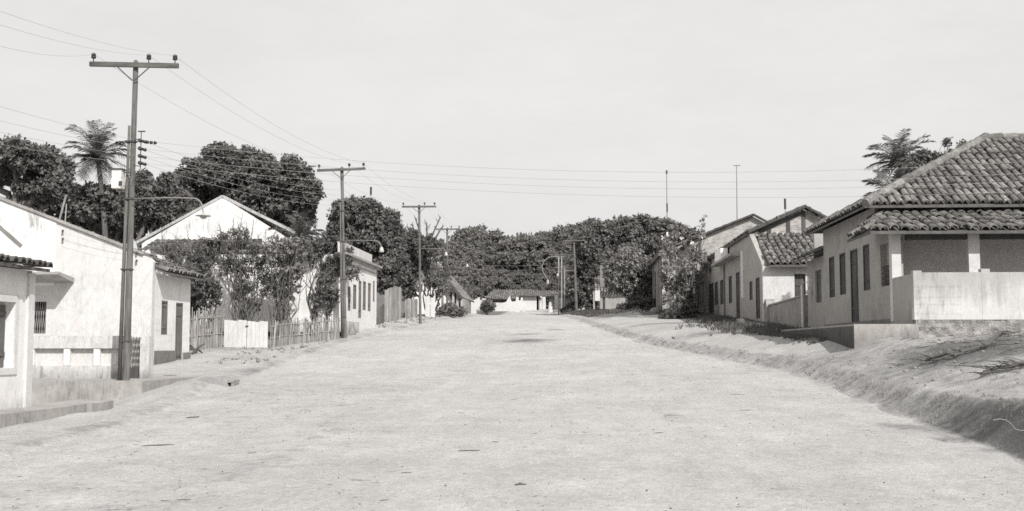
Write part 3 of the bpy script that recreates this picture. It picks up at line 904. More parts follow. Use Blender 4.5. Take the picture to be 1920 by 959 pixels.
for i in range(n_):
    x = gx0 + .02 + (gx1 - gx0 - .04) * (i + .5) / n_
    m.beam((x - .05, 29.730, lt + .28), (x + .05, 29.730, bz - .03 - .02 * (i % 2)), .022, .018)
    m.beam((x + .05, 29.750, lt + .28), (x - .05, 29.750, bz - .05), .022, .018)
m.build('slats', 'wood', gt)
MB().box((gx0 + .01, 29.710, lt + .02), (gx1 - .01, 29.770, lt + .3)).build('kick_board', 'wood_dark', gt)
gp = MB(); gp.box((gx1 + .01, 29.550, lt - .02), (at(284, 700, 29.750).x, 29.850, bz - .1)); gp.box((gx1 + .03, 29.570, bz - .1), (at(282, 700, 29.750).x, 29.830, bz - .02))
tag(gp.build('gate_post', 'white_stained', None), 'squat peeling gate post next to the slatted wooden gate', 'gate post')

# ------------------------------------------------------------------ second house: white gable towards us, door and shutter on the street
GY = 36.0
h2 = thing('gable_house', 'white gabled house with concrete canopy over a barred window', 'house', (-16, 37.5, 1.0))
xr2 = at(285, 560, GY).x
zb2 = .8
zt2 = at(283, 491, GY).z
def gz(u, v): p = at(u, v, GY); return p.x, p.z
xa, za = gz(100, 413)
slope2 = (za - zt2 - .1) / (xr2 - xa)
xl2 = -26.0
ridx = -22.5
rz = zt2 + .1 + (xr2 - ridx) * slope2
wx0, wx1 = at(56, 600, GY).x, at(86, 600, GY).x
wz0, wz1_ = at(70, 626, GY).z, at(70, 566, GY).z
mb = MB()
wall(mb, (xl2, GY), (xr2, GY), zb2, zt2, .25, [(wx0 - xl2, wx1 - xl2, wz0, wz1_)], [(ridx - xl2, rz), (xr2 - .35 - xl2, zt2 + .1 + .3 * slope2), (xr2 - .12 - xl2, zt2 + .12)])
mb.build('gable_wall', 'white_stained' if False else 'white_clean', h2)
# older, streaked plaster on the farther half of the gable stands a little proud
sx1 = at(104, 500, GY).x
MB().prism([(xl2, GY - .03, zb2 + 2.9), (sx1, GY - .03, zb2 + 2.9), (sx1, GY - .03, zt2 + .1 + (xr2 - sx1) * slope2 - .02), (ridx, GY - .03, rz - .02), (xl2, GY - .03, zt2 + .1)], (0, .028, 0)).build('old_plaster', 'gable_white', h2)
q0_, q1_ = at(-60, 373, GY - .06), at(40, 461, GY - .06)
m = MB(); m.beam(q0_, q1_, .05, .09); m.build('wall_strip', 'cement_dark', h2)
m = MB()                                                   # coping along the gable
m.beam((ridx, GY + .08, rz + .04), (xr2 - .3, GY + .08, zt2 + .1 + .3 * slope2 + .04), .34, .07)
m.build('coping', 'cement', h2)
y2e = atX(356, 600, xr2).y
d0, d1 = atX(329, 620, xr2), atX(342.5, 620, xr2)
s0, s1 = atX(302.5, 600, xr2), atX(314.5, 600, xr2)
dzt = atX(335, 568, xr2).z; szt, szb = atX(308, 564, xr2).z, atX(308, 628, xr2).z
ev = atX(345, 512, xr2).z
mb = MB()
wall(mb, (xr2, GY + .25), (xr2, y2e), zb2, ev - .2, .25, [(d0.y - GY - .25, d1.y - GY - .25, zb2 + .12, dzt), (s0.y - GY - .25, s1.y - GY - .25, szb, szt)])
wall(mb, (xr2 - .25, y2e), (xr2 - 9, y2e), zb2, ev - .2, .25)
mb.build('street_wall', 'white', h2)
pl = MB(); pl.box((xr2 + .002, GY + .3, zb2 - .3), (xr2 + .05, d0.y - .03, at(310, 658, 37).z)); pl.box((xr2 + .002, d1.y + .03, zb2 - .3), (xr2 + .05, y2e + .03, at(350, 655, 39).z - .12))
pl.build('plinth', 'cement_dark', h2)
opening(h2, (xr2, GY + .25), (xr2, y2e), d0.y - GY - .25, d1.y - GY - .25, zb2 + .12, dzt, 'door', 'wood', .05)
opening(h2, (xr2, GY + .25), (xr2, y2e), s0.y - GY - .25, s1.y - GY - .25, szb, szt, 'window', 'wood', .05)
# barred window in the gable wall
wb = MB(); wb.box((wx0, GY + .18, wz0), (wx1, GY + .2, wz1_)); w_ = wb.build('window', 'black', h2)
wb = MB()
for i in range(7):
    x = wx0 + (wx1 - wx0) * (i + .5) / 7; wb.tube([(x - .05, GY + .06, wz0), (x + .05, GY + .06, wz1_)], .012, 5)
    wb.tube([(x + .05, GY + .075, wz0), (x - .05, GY + .075, wz1_)], .012, 5)
wb.build('window_bars', 'pipe', w_)
# thin concrete canopy with a sloping soffit
cz = at(138, 528, GY).z; cx1 = at(139, 528, GY).x; cx0 = cx1 - 3.2
MB().prism([(cx0, GY - .002, cz - .05), (cx0, GY - 1.15, cz + .16), (cx0, GY - 1.15, cz + .25), (cx0, GY - .002, cz + .12)], (cx1 - cx0, 0, 0)).build('canopy', 'cement', h2)
e2 = xr2 + .45
rb = MB(); yA, yB = GY + .15, y2e + .35
sl2 = Vector((-1, 0, slope2)).normalized()
tile_roof(rb, (e2, yB, ev - .16), (0, -1, 0), sl2, [(0, 0), (yB - yA, 0), (yB - yA, (e2 - ridx) / -sl2.x), (0, (e2 - ridx) / -sl2.x)], .26, .5, seed=9)
rb.build('roof', 'tile_dark', h2)
MB().prism([(e2, yA, ev - .24), (ridx, yA, ev - .24 + (e2 - ridx) * slope2), (ridx, yA, ev - .175 + (e2 - ridx) * slope2), (e2, yA, ev - .175)], (0, yB - yA, 0)).build('roof_boards', 'under', h2)
# insulators bolted to the gable for the service wires
for u, v in ((117, 436), (117, 451), (255, 477), (255, 492)):
    c = at(u, v, GY - .04); MB().tube([c, c + Vector((.06, -.1, .05))], [.03, .04], 7).build('wall_insulator', 'porcelain', h2)
q = MB(); c0, c1 = at(112, 412, 36.6), at(124, 366, 36.6); q.tube([c0 - Vector((.1, 0, .4)), c1], .035, 6); q.tube([c0 + Vector((.18, 0, -.3)), c1 - Vector((-.02, 0, .3))], .02, 5)
tag(q.build('roof_stake', 'stick', None), 'pale leaning stake sticking up behind the white gable', 'stake')

# ------------------------------------------------------------------ stick fence, white gate, garden
def stick_fence(name, label, pts, h, seed, pitch=.085, r=.028, mat='stick', rails=(.35, .8), skip=.06, wild=.12, cat='fence'):
    R = random.Random(seed)
    c = pts[len(pts) // 2]
    t = thing(name, label, cat, (c[0], c[1], H(c[0], c[1])))
    mb = MB(); rl = MB()
    for (xa, ya), (xb, yb) in zip(pts[:-1], pts[1:]):
        L = math.hypot(xb - xa, yb - ya); n = int(L / pitch)
        for i in range(n):
            if R.random() < skip: continue
            k = (i + R.uniform(-.3, .3)) / n; x, y = xa + (xb - xa) * k, ya + (yb - ya) * k; z = H(x, y)
            hh = h * R.uniform(1 - wild * 1.6, 1 + wild); dx = R.gauss(0, .05); dy = R.gauss(0, .04); rr = r * R.uniform(.7, 1.4)
            mb.tube([(x, y, z - .1), (x + dx * .5 + R.gauss(0, .012), y + dy * .5, z + hh * .55), (x + dx, y + dy, z + hh)], [rr, rr * .9, rr * .55], 5)
        for f in rails:
            rl.tube([(xa, ya - .05, H(xa, ya) + h * f), ((xa + xb) / 2, (ya + yb) / 2 - .05, (H(xa, ya) + H(xb, yb)) / 2 + h * f + .03), (xb, yb - .05, H(xb, yb) + h * f)], .025, 5)
        m = max(1, int(L / 1.9))
    mb.build('pickets', mat, t); rl.build('rail', mat, t)
    return t
g0, g1 = at(420, 648, 46), at(502, 651, 46)
fa = at(358, 655, 43.2)
stick_fence('stick_fence', 'tall ragged stick fence between the gabled house and white double gate', [(fa.x, 43.2), (at(395, 650, 45).x, 45), (g0.x - .1, 46.1)], 1.55, 3, .09)
fb = at(560, 640, 48.5); fc = at(636, 628, 52.2)
stick_fence('stick_fence', 'low even stick fence running from the white double gate to a pole', [(g1.x + .08, 46.1), (fb.x, 48.5), (fc.x, 52.4)], 1.08, 4, .075, wild=.08, skip=.03)
gz0 = H((g0.x + g1.x) / 2, 46)
gh = at(460, 601, 46).z
wg = thing('double_gate', 'whitewashed low double gate set in the stick fence', 'gate', ((g0.x + g1.x) / 2, 46, gz0))
mid = at(463, 640, 46).x
for xa, xb, zt in ((g0.x, mid - .01, gh + .02), (mid + .01, g1.x, gh - .03)):
    m = MB(); n_ = 5
    for i in range(n_):
        a_, b_ = xa + (xb - xa) * i / n_, xa + (xb - xa) * (i + 1) / n_ - .006
        m.box((a_, 45.97, gz0 - .02), (b_, 46.0, zt - .02 * ((i * 7) % 3)))
    m.box((xa + .03, 46.003, gz0 + .2), (xb - .03, 46.03, gz0 + .28)); m.box((xa + .03, 46.003, zt - .3), (xb - .03, 46.03, zt - .22))
    m.build('gate_leaf', 'white_clean', wg)
MB().box((mid - .06, 45.94, gh - .27), (mid + .06, 45.968, gh - .22)).build('latch', 'iron', wg)
q = MB()
for i, (u0, v0, u1, v1) in enumerate(((360, 664, 384, 645), (358, 655, 380, 662), (362, 672, 376, 648), (356, 648, 372, 668))):
    a_, b_ = at(u0, v0, 41.5 + .3 * i), at(u1, v1, 42 + .2 * i); q.tube([a_, a_.lerp(b_, .5) + Vector((0, 0, .06)), b_], [.05, .04, .025], 6)
tag(q.build('branch_pile', 'twig', None), 'cut branches leaning at the corner of the gabled house', 'branches')

# ------------------------------------------------------------------ third house: big white gable over a tiled lean-to, behind the shrubs
Y3 = 59.0
ap = at(417, 370, Y3); el, er = at(256, 457, Y3), at(556, 440, Y3)
h3 = thing('gable_house', 'white house with a broad bare gable above a tiled lean-to behind shrubs', 'house', (ap.x, Y3 + 4, 2.0))
mb = MB(); zc = min(el.z, er.z)
wall(mb, (el.x + .3, Y3), (er.x - .1, Y3), 1.6, zc, .3, [], [(ap.x - el.x - .3, ap.z)])
wall(mb, (er.x - .1, Y3 + .3), (er.x - .1, Y3 + 10), 1.6, zc, .3)
mb.build('gable_wall', 'gable_white', h3)
m = MB()
for A_, B_ in ((el, ap), (ap, er)):
    A2, B2 = A_ + Vector((0, .13, .05)), B_ + Vector((0, .13, .05))
    m.beam(A2, B2, .32, .14)
m.build('coping', 'white_stained', h3)
rb = MB()
for A_, sg in ((el, 1), (er, -1)):
    tv = (ap - A_).normalized()
    tile_roof(rb, A_ + Vector((0, .32, -.22)), (0, 1, 0), tv, [(0, 0), (10, 0), (10, (ap - A_).length), (0, (ap - A_).length)], .3, .55, seed=21 + sg)
rb.build('roof', 'tile_dark', h3)
lz = at(330, 472, Y3 - 2.2).z; lzt = at(330, 452, Y3).z
la, lb_ = at(262, 470, Y3 - 2.2).x, at(470, 470, Y3 - 2.2).x
rb = MB(); tv = Vector((0, 2.2, lzt - lz)).normalized()
tile_roof(rb, (la, Y3 - 2.2, lz), (1, 0, 0), tv, [(0, 0), (lb_ - la, 0), (lb_ - la, 2.3), (0, 2.3)], .3, .5, seed=4)
rb.build('lean_to_roof', 'tile_dark', h3)
m = MB()
for u in (300, 395, 450):
    c = at(u, 560, Y3 - 1.9); m.box((c.x - .22, Y3 - 2.0, 1.6), (c.x + .22, Y3 - 1.6, lz - .05))
m.build('veranda_pillar', 'white', h3)
c0, c1 = at(408, 560, Y3 - 1.7).x, at(455, 560, Y3 - 1.7).x
MB().box((c0, Y3 - 1.55, 1.6), (c1, Y3 - 1.3, at(430, 520, Y3 - 1.5).z)).build('veranda_wall', 'white', h3)

# ------------------------------------------------------------------ white house with cornice and tall windows on the street
X4 = -11.4
y4a, y4b = atX(640, 560, X4).y, atX(706, 560, X4).y
z4 = H(X4, y4b) - .4
zt4 = atX(700, 500, X4).z
zp4 = atX(690, 475, X4).z
h4 = thing('cornice_house', 'white house with parapet, cornice and row of tall narrow windows', 'house', (X4 - 3, (y4a + y4b) / 2, z4))
holes = []; specs = []
for u0, u1, vt, vb, kd in ((652.5, 656.5, 538, 583, 'window'), (662, 667.5, 534, 580, 'window'), (672.5, 677, 527, 597, 'door'), (680.5, 685.5, 528, 582, 'window'), (690, 694.5, 531, 584, 'window'), (699.5, 701.8, 527, 566, 'window')):
    a_, b_ = atX(u0, vt, X4), atX(u1, vt, X4); mid_ = atX((u0 + u1) / 2, vt, X4).z; bt = atX((u0 + u1) / 2, vb, X4).z
    holes.append((a_.y - y4a, b_.y - y4a, bt, mid_)); specs.append(kd)
mb = MB(); wall(mb, (X4, y4a), (X4, y4b), z4, zt4, .25, holes)
wall(mb, (X4 - 7, y4a), (X4 - .25, y4a), z4, zt4, .25); wall(mb, (X4 - .25, y4b), (X4 - 7, y4b), z4, zt4, .25)
mb.build('wall', 'white', h4)
for h, kd in zip(holes, specs): opening(h4, (X4, y4a), (X4, y4b), *h, kd, 'wood', .02)
m = MB(); m.box((X4 - .3, y4a - .15, zt4 - .14), (X4 + .16, y4b + .12, zt4 - .03)); m.box((X4 - .3, y4a - .25, zt4 - .028), (X4 + .3, y4b + .2, zt4 + .08)); m.box((X4 - .3, y4a - .1, zt4 - .4), (X4 + .05, y4b + .05, zt4 - .33)); m.build('cornice', 'cement', h4)
MB().box((X4 - .22, y4a, zt4 + .083), (X4 + .02, atX(697, 480, X4).y, zp4)).build('parapet', 'white_clean', h4)
MB().box((X4 + .002, y4a, z4 - .3), (X4 + .06, holes[2][0] + y4a - .02, z4 + .55)).build('plinth', 'white_stained', h4)
MB().prism([(X4 - .3, y4a + .3, zt4 + .1), (X4 - 7, y4a + .3, zt4 + .9), (X4 - 7, y4a + .3, zt4 + .8), (X4 - .3, y4a + .3, zt4)], (0, y4b - y4a - .3, 0)).build('roof', 'tile_far', h4)
# ------------------------------------------------------------------ corner house with hip roof, porch and ledge
XA = 9.0
ZA = 2.4
YP = 30.0                                                  # porch parapet line
yM = atX(1640, 400, XA).y                                  # main block begins
yE = atX(1543, 430, XA).y                                  # and ends
ha = thing('corner_house', 'hip-roofed corner house with tiled porch and shaded shuttered street wall', 'house', (12, 34, 1.9))
zE = 5.9
def sh(u0, u1, vt, vb, X, p0y):                            # a hole in a street wall on the far-to-near line starting at p0y
    a, b = atX(u0, vt, X), atX(u1, vt, X); m_ = (u0 + u1) / 2
    return (p0y - a.y, p0y - b.y, atX(m_, vb, X).z, atX(m_, vt, X).z)
hA = [sh(1618, 1629.5, 459, 545, XA, yE), sh(1594, 1607.5, 468, 606, XA, yE), sh(1574, 1584.5, 475, 553, XA, yE), sh(1554.5, 1564, 482, 558, XA, yE)]
kA = ['window', 'door', 'window', 'window']
mb = MB()
wall(mb, (XA, yE), (XA, yM), ZA - .6, zE, .3, hA)
wall(mb, (XA + .3, yE + .0), (XA + 15, yE), ZA - .6, zE, .0001)
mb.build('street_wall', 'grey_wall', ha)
for h, k in zip(hA, kA): opening(ha, (XA, yE), (XA, yM), *h, k, 'wood_dark', .03)
mb = MB(); wall(mb, (XA + .3, yM), (XA + 15, yM), ZA - .6, zE, .3)
mb.build('front_wall', 'porch_back', ha)
# side of the porch with its slatted opening
yC = 31.9
h5 = sh(1650, 1667, 457, 537, XA, yM)
zpt = 4.72
mb = MB(); wall(mb, (XA, yM - .001), (XA, yC + .27), ZA - .6, zpt, .25, [h5], [(.01, zpt + .85)]); mb.build('porch_side_wall', 'grey_wall', ha)
w_ = MB(); w_.box((XA + .17, yM - h5[1], h5[2]), (XA + .2, yM - h5[0], h5[3])); w5 = w_.build('window', 'grey_wall2', ha)
m = MB()
for f in (.1, .3, .5, .7):
    z = h5[2] + f * .75; m.hexa([(XA + .02, yM - h5[1], z), (XA + .16, yM - h5[1], z + .07), (XA + .16, yM - h5[0], z + .07), (XA + .02, yM - h5[0], z)], [(XA + .02, yM - h5[1], z + .03), (XA + .16, yM - h5[1], z + .1), (XA + .16, yM - h5[0], z + .1), (XA + .02, yM - h5[0], z + .03)])
m.build('louvres', 'wood_dark', w5)
# columns
for u0, u1 in ((1672.5, 1690), (1817, 1838), (1966, 1988)):
    a, b = at(u0, 500, yC).x, at(u1, 500, yC).x
    MB().box((a, yC, ZA), (b, yC + .27, zpt + .15)).build('porch_column', 'white_clean', ha)
MB().box((XA + .3, yC + .04, zpt - .02), (XA + 9, yC + .22, zpt + .12)).build('porch_beam', 'wood_dark', ha)
# parapet
zt = at(1780, 511, YP).z
xa = at(1713, 540, YP).x
m = MB(); m.box((xa + .15, YP, ZA), (17, YP + .18, zt)); m.build('porch_parapet', 'porch_wall', ha)
for u0, u1, dz in ((1713, 1729, .05), (1840.5, 1857, .09), (1975, 1992, .08)):
    a, b = at(u0, 540, YP).x, at(u1, 540, YP).x
    MB().box((a, YP - .005, ZA), (b, YP + .2, zt + dz)).build('parapet_post', 'porch_wall', ha)
m = MB(); m.box((xa + .002, YP + .2, ZA - .3), (xa + .2, yC + .3, zt - .03)); m.build('porch_end_wall', 'grey_wall', ha)
MB().box((xa + .1, YP + .1, ZA - .2), (17, yM, ZA + .03)).build('porch_floor', 'cement', ha)
MB().box((XA - .03, yC + .2, ZA - .35), (XA - .002, yE - .02, ZA + .09)).build('dark_plinth', 'cement_dark', ha)
# rubble footing below the parapet: one lumpy mass of stone
nx, nz = 130, 12; Vv = []; Ff = []
for i in range(nx + 1):
    for j in range(nz + 1):
        x = xa + .03 + (17 - xa) * i / nx; z = 1.25 + (ZA - .004 - 1.25) * j / nz
        c_ = mnoise.cell_vector((x * 3.4 + .9 * mnoise.noise((x * 3, z * 3, 1)), 0, z * 4.6 + .9 * mnoise.noise((x * 3.3, z * 3, 4))))
        Vv.append((x, YP + .02 - .05 * c_[0] - .04 * mnoise.noise((x * 6, z * 6, 3)), z))
for i in range(nx):
    for j in range(nz):
        o_ = i * (nz + 1) + j; Ff.append((o_, o_ + nz + 1, o_ + nz + 2, o_ + 1))
m = MB(); m.add(Vv, Ff); m.box((xa + .03, YP + .05, 1.2), (17, YP + .25, ZA - .002))
m.build('rubble_footing', 'plinth', ha)
# pavement ledge along the street wall
m = MB(); zl = at(1650, 608, YP).z
xl = at(1602, 640, YP - .05).x
m.box((xl, YP - .05, .8), (XA - .035, 40.4, zl))
m.build('pavement_ledge', 'cement', ha)
MB().box((xl - .006, YP + .0, 1.2), (xl - .001, 40.3, zl - .05)).build('ledge_shade_sheet', 'ledge_shade', ha)  # thin dark sheet added to deepen the shade on the ledge's street side
st = MB(); dY = atX(1600, 600, XA).y
st.box((XA - .5, dY - .7, zl + .002), (XA - .035, dY + .7, zl + .12)); st.build('door_step', 'cement_dark', ha)
# roofs
ex, ey = XA - .55, 33.05                                   # eave lines
ezf = at(1760, 383, ey).z
rx = at(1848, 261, 37.3).x; ryy = 37.3; rzz = at(1848, 261, 37.3).z
ex2 = XA + 17
fs = Vector((0, ryy - ey, rzz - ezf)); fl = fs.length
rb = MB()
tile_roof(rb, (ex, ey, ezf), (1, 0, 0), fs, [(0, 0), (ex2 - ex, 0), (ex2 - ex, fl), (rx - ex, fl)], .235, .45, seed=31, jit=.013)
ye2 = 2 * ryy - ey
sv = Vector((rx - ex, 0, rzz - ezf)); sL = sv.length
tile_roof(rb, (ex, ye2, ezf), (0, -1, 0), sv, [(0, 0), (ye2 - ey, 0), (ye2 - ryy, sL)], .235, .45, seed=32, jit=.02)
bs = Vector((0, ryy - ye2, rzz - ezf))
rb.add([(ex, ye2, ezf), (ex2, ye2, ezf), (ex2, ryy, rzz), (rx, ryy, rzz)], [(0, 1, 2, 3)])
rf = rb.build('roof', 'tile', ha)
u_ = MB(); dz = Vector((0, 0, -.03)); dz2 = Vector((0, 0, -.1))
A, B, C, D, E_ = Vector((ex, ey, ezf)), Vector((ex2, ey, ezf)), Vector((ex2, ryy, rzz)), Vector((rx, ryy, rzz)), Vector((ex, ye2, ezf))
u_.add([p + dz for p in (A, B, C, D)] + [p + dz2 for p in (A, B, C, D)], [(0, 1, 2, 3), (7, 6, 5, 4), (0, 4, 5, 1)])
u_.add([p + dz for p in (E_, A, D)] + [p + dz2 for p in (E_, A, D)], [(0, 1, 2), (5, 4, 3), (0, 3, 4, 1)])
u_.build('roof_boards', 'under', rf)
cp = MB()                                                  # ridge and hip caps
def caps(mb, a, b, r=.15, L=.45, seed=1):
    R = random.Random(seed); a, b = Vector(a), Vector(b); n = int((b - a).length / L); d = (b - a).normalized()
    for i in range(n):
        p = a.lerp(b, i / n); q = a.lerp(b, (i + 1.15) / n)
        mb.tube([p + Vector((R.gauss(0, .01), 0, .03)), q + Vector((R.gauss(0, .01), 0, .055))], [r * .9, r], 10)
caps(cp, A, D, .15); caps(cp, D, C, .15, seed=2); caps(cp, E_, D, .15, seed=3)
cp.build('ridge_caps', 'tile', rf)
# porch roof, its street end hipped and ragged
py0 = 31.35; pz0 = at(1720, 432, py0).z; py1 = yM - .05; pz1 = at(1740, 391, py1).z
pv = Vector((0, py1 - py0, pz1 - pz0)); pL = pv.length
px0 = at(1632, 432, py0).x; px1 = XA + .35
rb = MB()
tile_roof(rb, (px0, py0, pz0), (1, 0, 0), pv, [(0, 0), (17 - px0, 0), (17 - px0, pL), (px1 - px0, pL)], .27, .46, seed=41, jit=.024)
sv2 = Vector((px1 - px0, 0, pz1 - pz0 - .0))
tile_roof(rb, (px0 - .0, py1, pz0 + .02), (0, -1, 0), sv2, [(.2, 0), (py1 - py0, 0), (.25, sv2.length * .9)], .27, .4, seed=42, jit=.03)
pr = rb.build('porch_roof', 'tile', ha)
u_ = MB(); A2, B2, C2, D2, E2 = Vector((px0, py0, pz0)), Vector((17, py0, pz0)), Vector((17, py1, pz1)), Vector((px1, py1, pz1)), Vector((px0, py1, pz0))
u_.add([p + dz for p in (A2, B2, C2, D2)] + [p + dz2 for p in (A2, B2, C2, D2)], [(0, 1, 2, 3), (7, 6, 5, 4), (0, 4, 5, 1)])
u_.add([p + dz for p in (E2, A2, D2)] + [p + dz2 for p in (E2, A2, D2)], [(0, 1, 2), (5, 4, 3), (0, 3, 4, 1)])
u_.build('roof_boards', 'under', pr)
# lower wing at the back with its own lean-to tiles
yW = 44.2
zW = 5.0
h1_ = sh(1528, 1539.5, 507, 568, XA + .02, yW)
mb = MB(); wall(mb, (XA + .02, yW), (XA + .02, yE + .002), 1.7, zW, .25, [h1_]); wall(mb, (XA + 6, yW), (XA + .27, yW), 1.7, zW + 1.4, .25)
mb.build('wing_wall', 'grey_wall', ha)
opening(ha, (XA + .02, yW), (XA + .02, yE), *h1_, 'window', 'wood', .1)
rb = MB(); wv = Vector((3.2, 0, 1.25))
tile_roof(rb, (XA - .5, yW + .4, zW + .02), (0, -1, 0), wv, [(0, 0), (yW + .4 - yE, 0), (yW + .4 - yE, 3.5), (0, 3.5)], .27, .46, seed=44, jit=.02)
wr = rb.build('wing_roof', 'tile', ha)
MB().prism([(XA - .5, yE + .01, zW - .06), (XA + 2.8, yE + .01, zW + 1.2), (XA + 2.8, yE + .01, zW + 1.26), (XA - .5, yE + .01, zW)], (0, yW + .4 - yE, 0)).build('roof_boards', 'under', wr)

# ------------------------------------------------------------------ plank fence and meter post between the houses
def plank_fence(name, label, pts, tops, seed, mat='plank', w=.17, cat='fence', group=None):
    R = random.Random(seed); c = pts[len(pts) // 2]
    t = thing(name, label, cat, (c[0], c[1], H(c[0], c[1])), group)
    mb = MB(); rl = MB()
    for ((xa, ya), za), ((xb, yb), zb) in zip(list(zip(pts, tops))[:-1], list(zip(pts, tops))[1:]):
        L = math.hypot(xb - xa, yb - ya); n = max(1, int(L / w)); ex_, ey_ = (xb - xa) / L, (yb - ya) / L
        for i in range(n):
            k = (i + .5) / n; x, y = xa + (xb - xa) * k, ya + (yb - ya) * k; z = H(x, y); zt = za + (zb - za) * k + R.uniform(-.06, .05)
            hw = L / n * .46; g = R.uniform(-.012, .012)
            a = Vector((x - ex_ * hw, y - ey_ * hw, 0)); b = Vector((x + ex_ * hw, y + ey_ * hw, 0)); nn = Vector((-ey_, ex_, 0)); a += nn * g; b += nn * g
            mb.hexa([a + Vector((0, 0, z - .05)), b + Vector((0, 0, z - .05)), b + nn * .025 + Vector((0, 0, z - .05)), a + nn * .025 + Vector((0, 0, z - .05))],
                    [a + Vector((0, 0, zt)), b + Vector((0, 0, zt + R.uniform(-.02, .02))), b + nn * .025 + Vector((0, 0, zt)), a + nn * .025 + Vector((0, 0, zt))])
        nn = Vector((-ey_, ex_, 0)) * .06
        for f in (.3, .8): rl.beam(Vector((xa, ya, H(xa, ya) + (za - H(xa, ya)) * f)) + nn, Vector((xb, yb, H(xb, yb) + (zb - H(xb, yb)) * f)) + nn, .05, .07)
    mb.build('boards', mat, t); rl.build('rail', mat, t)
    return t
fA, fB = atX(1506, 556, XA - .1), atX(1437, 574, XA - .1)
gw = thing('garden_wall', 'streaked low masonry wall with rounded end between the corner house and tiled house', 'wall', (XA - .1, (fA.y + fB.y) / 2, 1.9))
m = MB(); m.prism([(XA - .1, fA.y, 1.5), (XA - .1, fB.y, 1.5), (XA - .1, fB.y, fB.z - .05), (XA - .1, fA.y, fA.z)], (.2, 0, 0)); m.build('wall', 'wall_streaked', gw)
m = MB(); m.prism([(XA - .14, fA.y - .05, fA.z + .002), (XA - .14, fB.y + .05, fB.z - .045), (XA - .14, fB.y + .05, fB.z + .03), (XA - .14, fA.y - .05, fA.z + .06)], (.28, 0, 0)); m.build('coping', 'cement', gw)
m = MB(); m.tube([(XA - .22, fB.y - .35, fB.z - .12), (XA + .2, fB.y - .35, fB.z - .12)], .42, 16); m.box((XA - .2, fB.y - .77, 1.5), (XA + .18, fB.y + .07, fB.z - .12)); m.build('rounded_end', 'wall_streaked', gw)
mp_ = atX(1505, 600, XA - .35)
t = thing('meter_post', 'thin white post with two small white meter boxes at the streaked masonry wall end', 'meter post', (mp_.x, mp_.y, H(mp_.x, mp_.y)))
MB().tube([(mp_.x, mp_.y, H(mp_.x, mp_.y) - .1), (mp_.x, mp_.y, atX(1505, 535, XA - .35).z)], .05, 8).build('post', 'box_white', t)
a, b = at(1516, 521, mp_.y), at(1527, 538, mp_.y); m = MB(); m.box((a.x, mp_.y - .08, b.z), (b.x, mp_.y + .08, a.z)); m.box((a.x - .015, mp_.y - .1, a.z), (b.x + .015, mp_.y + .09, a.z + .02)); m.beam((mp_.x, mp_.y, (a.z + b.z) / 2), (a.x, mp_.y, (a.z + b.z) / 2), .03, .03); m.build('meter_box', 'box_white', t)
a, b = at(1511, 543, mp_.y - .05), at(1520, 553, mp_.y - .05); m = MB(); m.tube([((a.x + b.x) / 2, mp_.y - .16, (a.z + b.z) / 2), ((a.x + b.x) / 2, mp_.y + .05, (a.z + b.z) / 2)], .085, 12); m.tube([((a.x + b.x) / 2, mp_.y - .2, (a.z + b.z) / 2 - .01), ((a.x + b.x) / 2, mp_.y - .16, (a.z + b.z) / 2 - .01)], .06, 12); m.build('meter_dial', 'box_white', t)

# ------------------------------------------------------------------ next house: tiled lean-to front with a sunlit wall
YB = 53.0
XB = at(1431, 560, YB).x
hb = thing('tiled_house', 'low house with tiled lean-to front and dark door, leaf shadows on its wall', 'house', (XB + 3, 55, 2.2))
zB0 = 1.9; zB = at(1490, 499, YB).z
d0, d1 = at(1490, 550, YB).x, at(1511, 550, YB).x
mb = MB(); wall(mb, (XB, YB), (XB + 7, YB), zB0, zB, .25, [(d0 - XB, d1 - XB, zB0 + .3, at(1500, 514, YB).z)]); mb.build('front_wall', 'white_clean', hb)
opening(hb, (XB, YB), (XB + 7, YB), d0 - XB, d1 - XB, zB0 + .3, at(1500, 514, YB).z, 'door', 'wood_dark', .12)
ytop = 57.0; zTop = at(1480, 441, ytop).z
yB2 = 59.2
hh = [sh(1405.5, 1410.5, 528, 563, XB, yB2), sh(1417, 1424, 521, 598, XB, yB2)]
mb = MB(); wall(mb, (XB, yB2), (XB, YB + .25), zB0, zB + .1, .25, hh, [(yB2 - ytop, zTop + .12), (yB2 - YB - .3, zB + .15)] if False else [(0.001, zTop + .1), (yB2 - ytop, zTop + .12), (yB2 - YB - .35, zB + .2)])
mb.build('street_wall', 'grey_wall', hb)
opening(hb, (XB, yB2), (XB, YB + .25), *hh[0], 'window', 'wood_dark', .03); opening(hb, (XB, yB2), (XB, YB + .25), *hh[1], 'door', 'wood_dark', .03)
rb = MB(); bv = Vector((0, ytop - YB + .45, zTop - zB))
tile_roof(rb, (XB + .22, YB - .45, zB + .02), (1, 0, 0), bv, [(0, 0), (8, 0), (8, bv.length), (0.0, bv.length)], .3, .52, seed=51, jit=.02)
br = rb.build('roof', 'tile', hb)
MB().prism([(XB + .22, YB - .45, zB - .07), (XB + .22, ytop, zTop - .07), (XB + .22, ytop, zTop), (XB + .22, YB - .45, zB)], (8, 0, 0)).build('roof_boards', 'under', br)
m = MB(); m.box((XB + .9, ytop + .01, zTop), (XB + 7, ytop + .15, zTop + .09)); m.build('flashing', 'white_clean', hb)

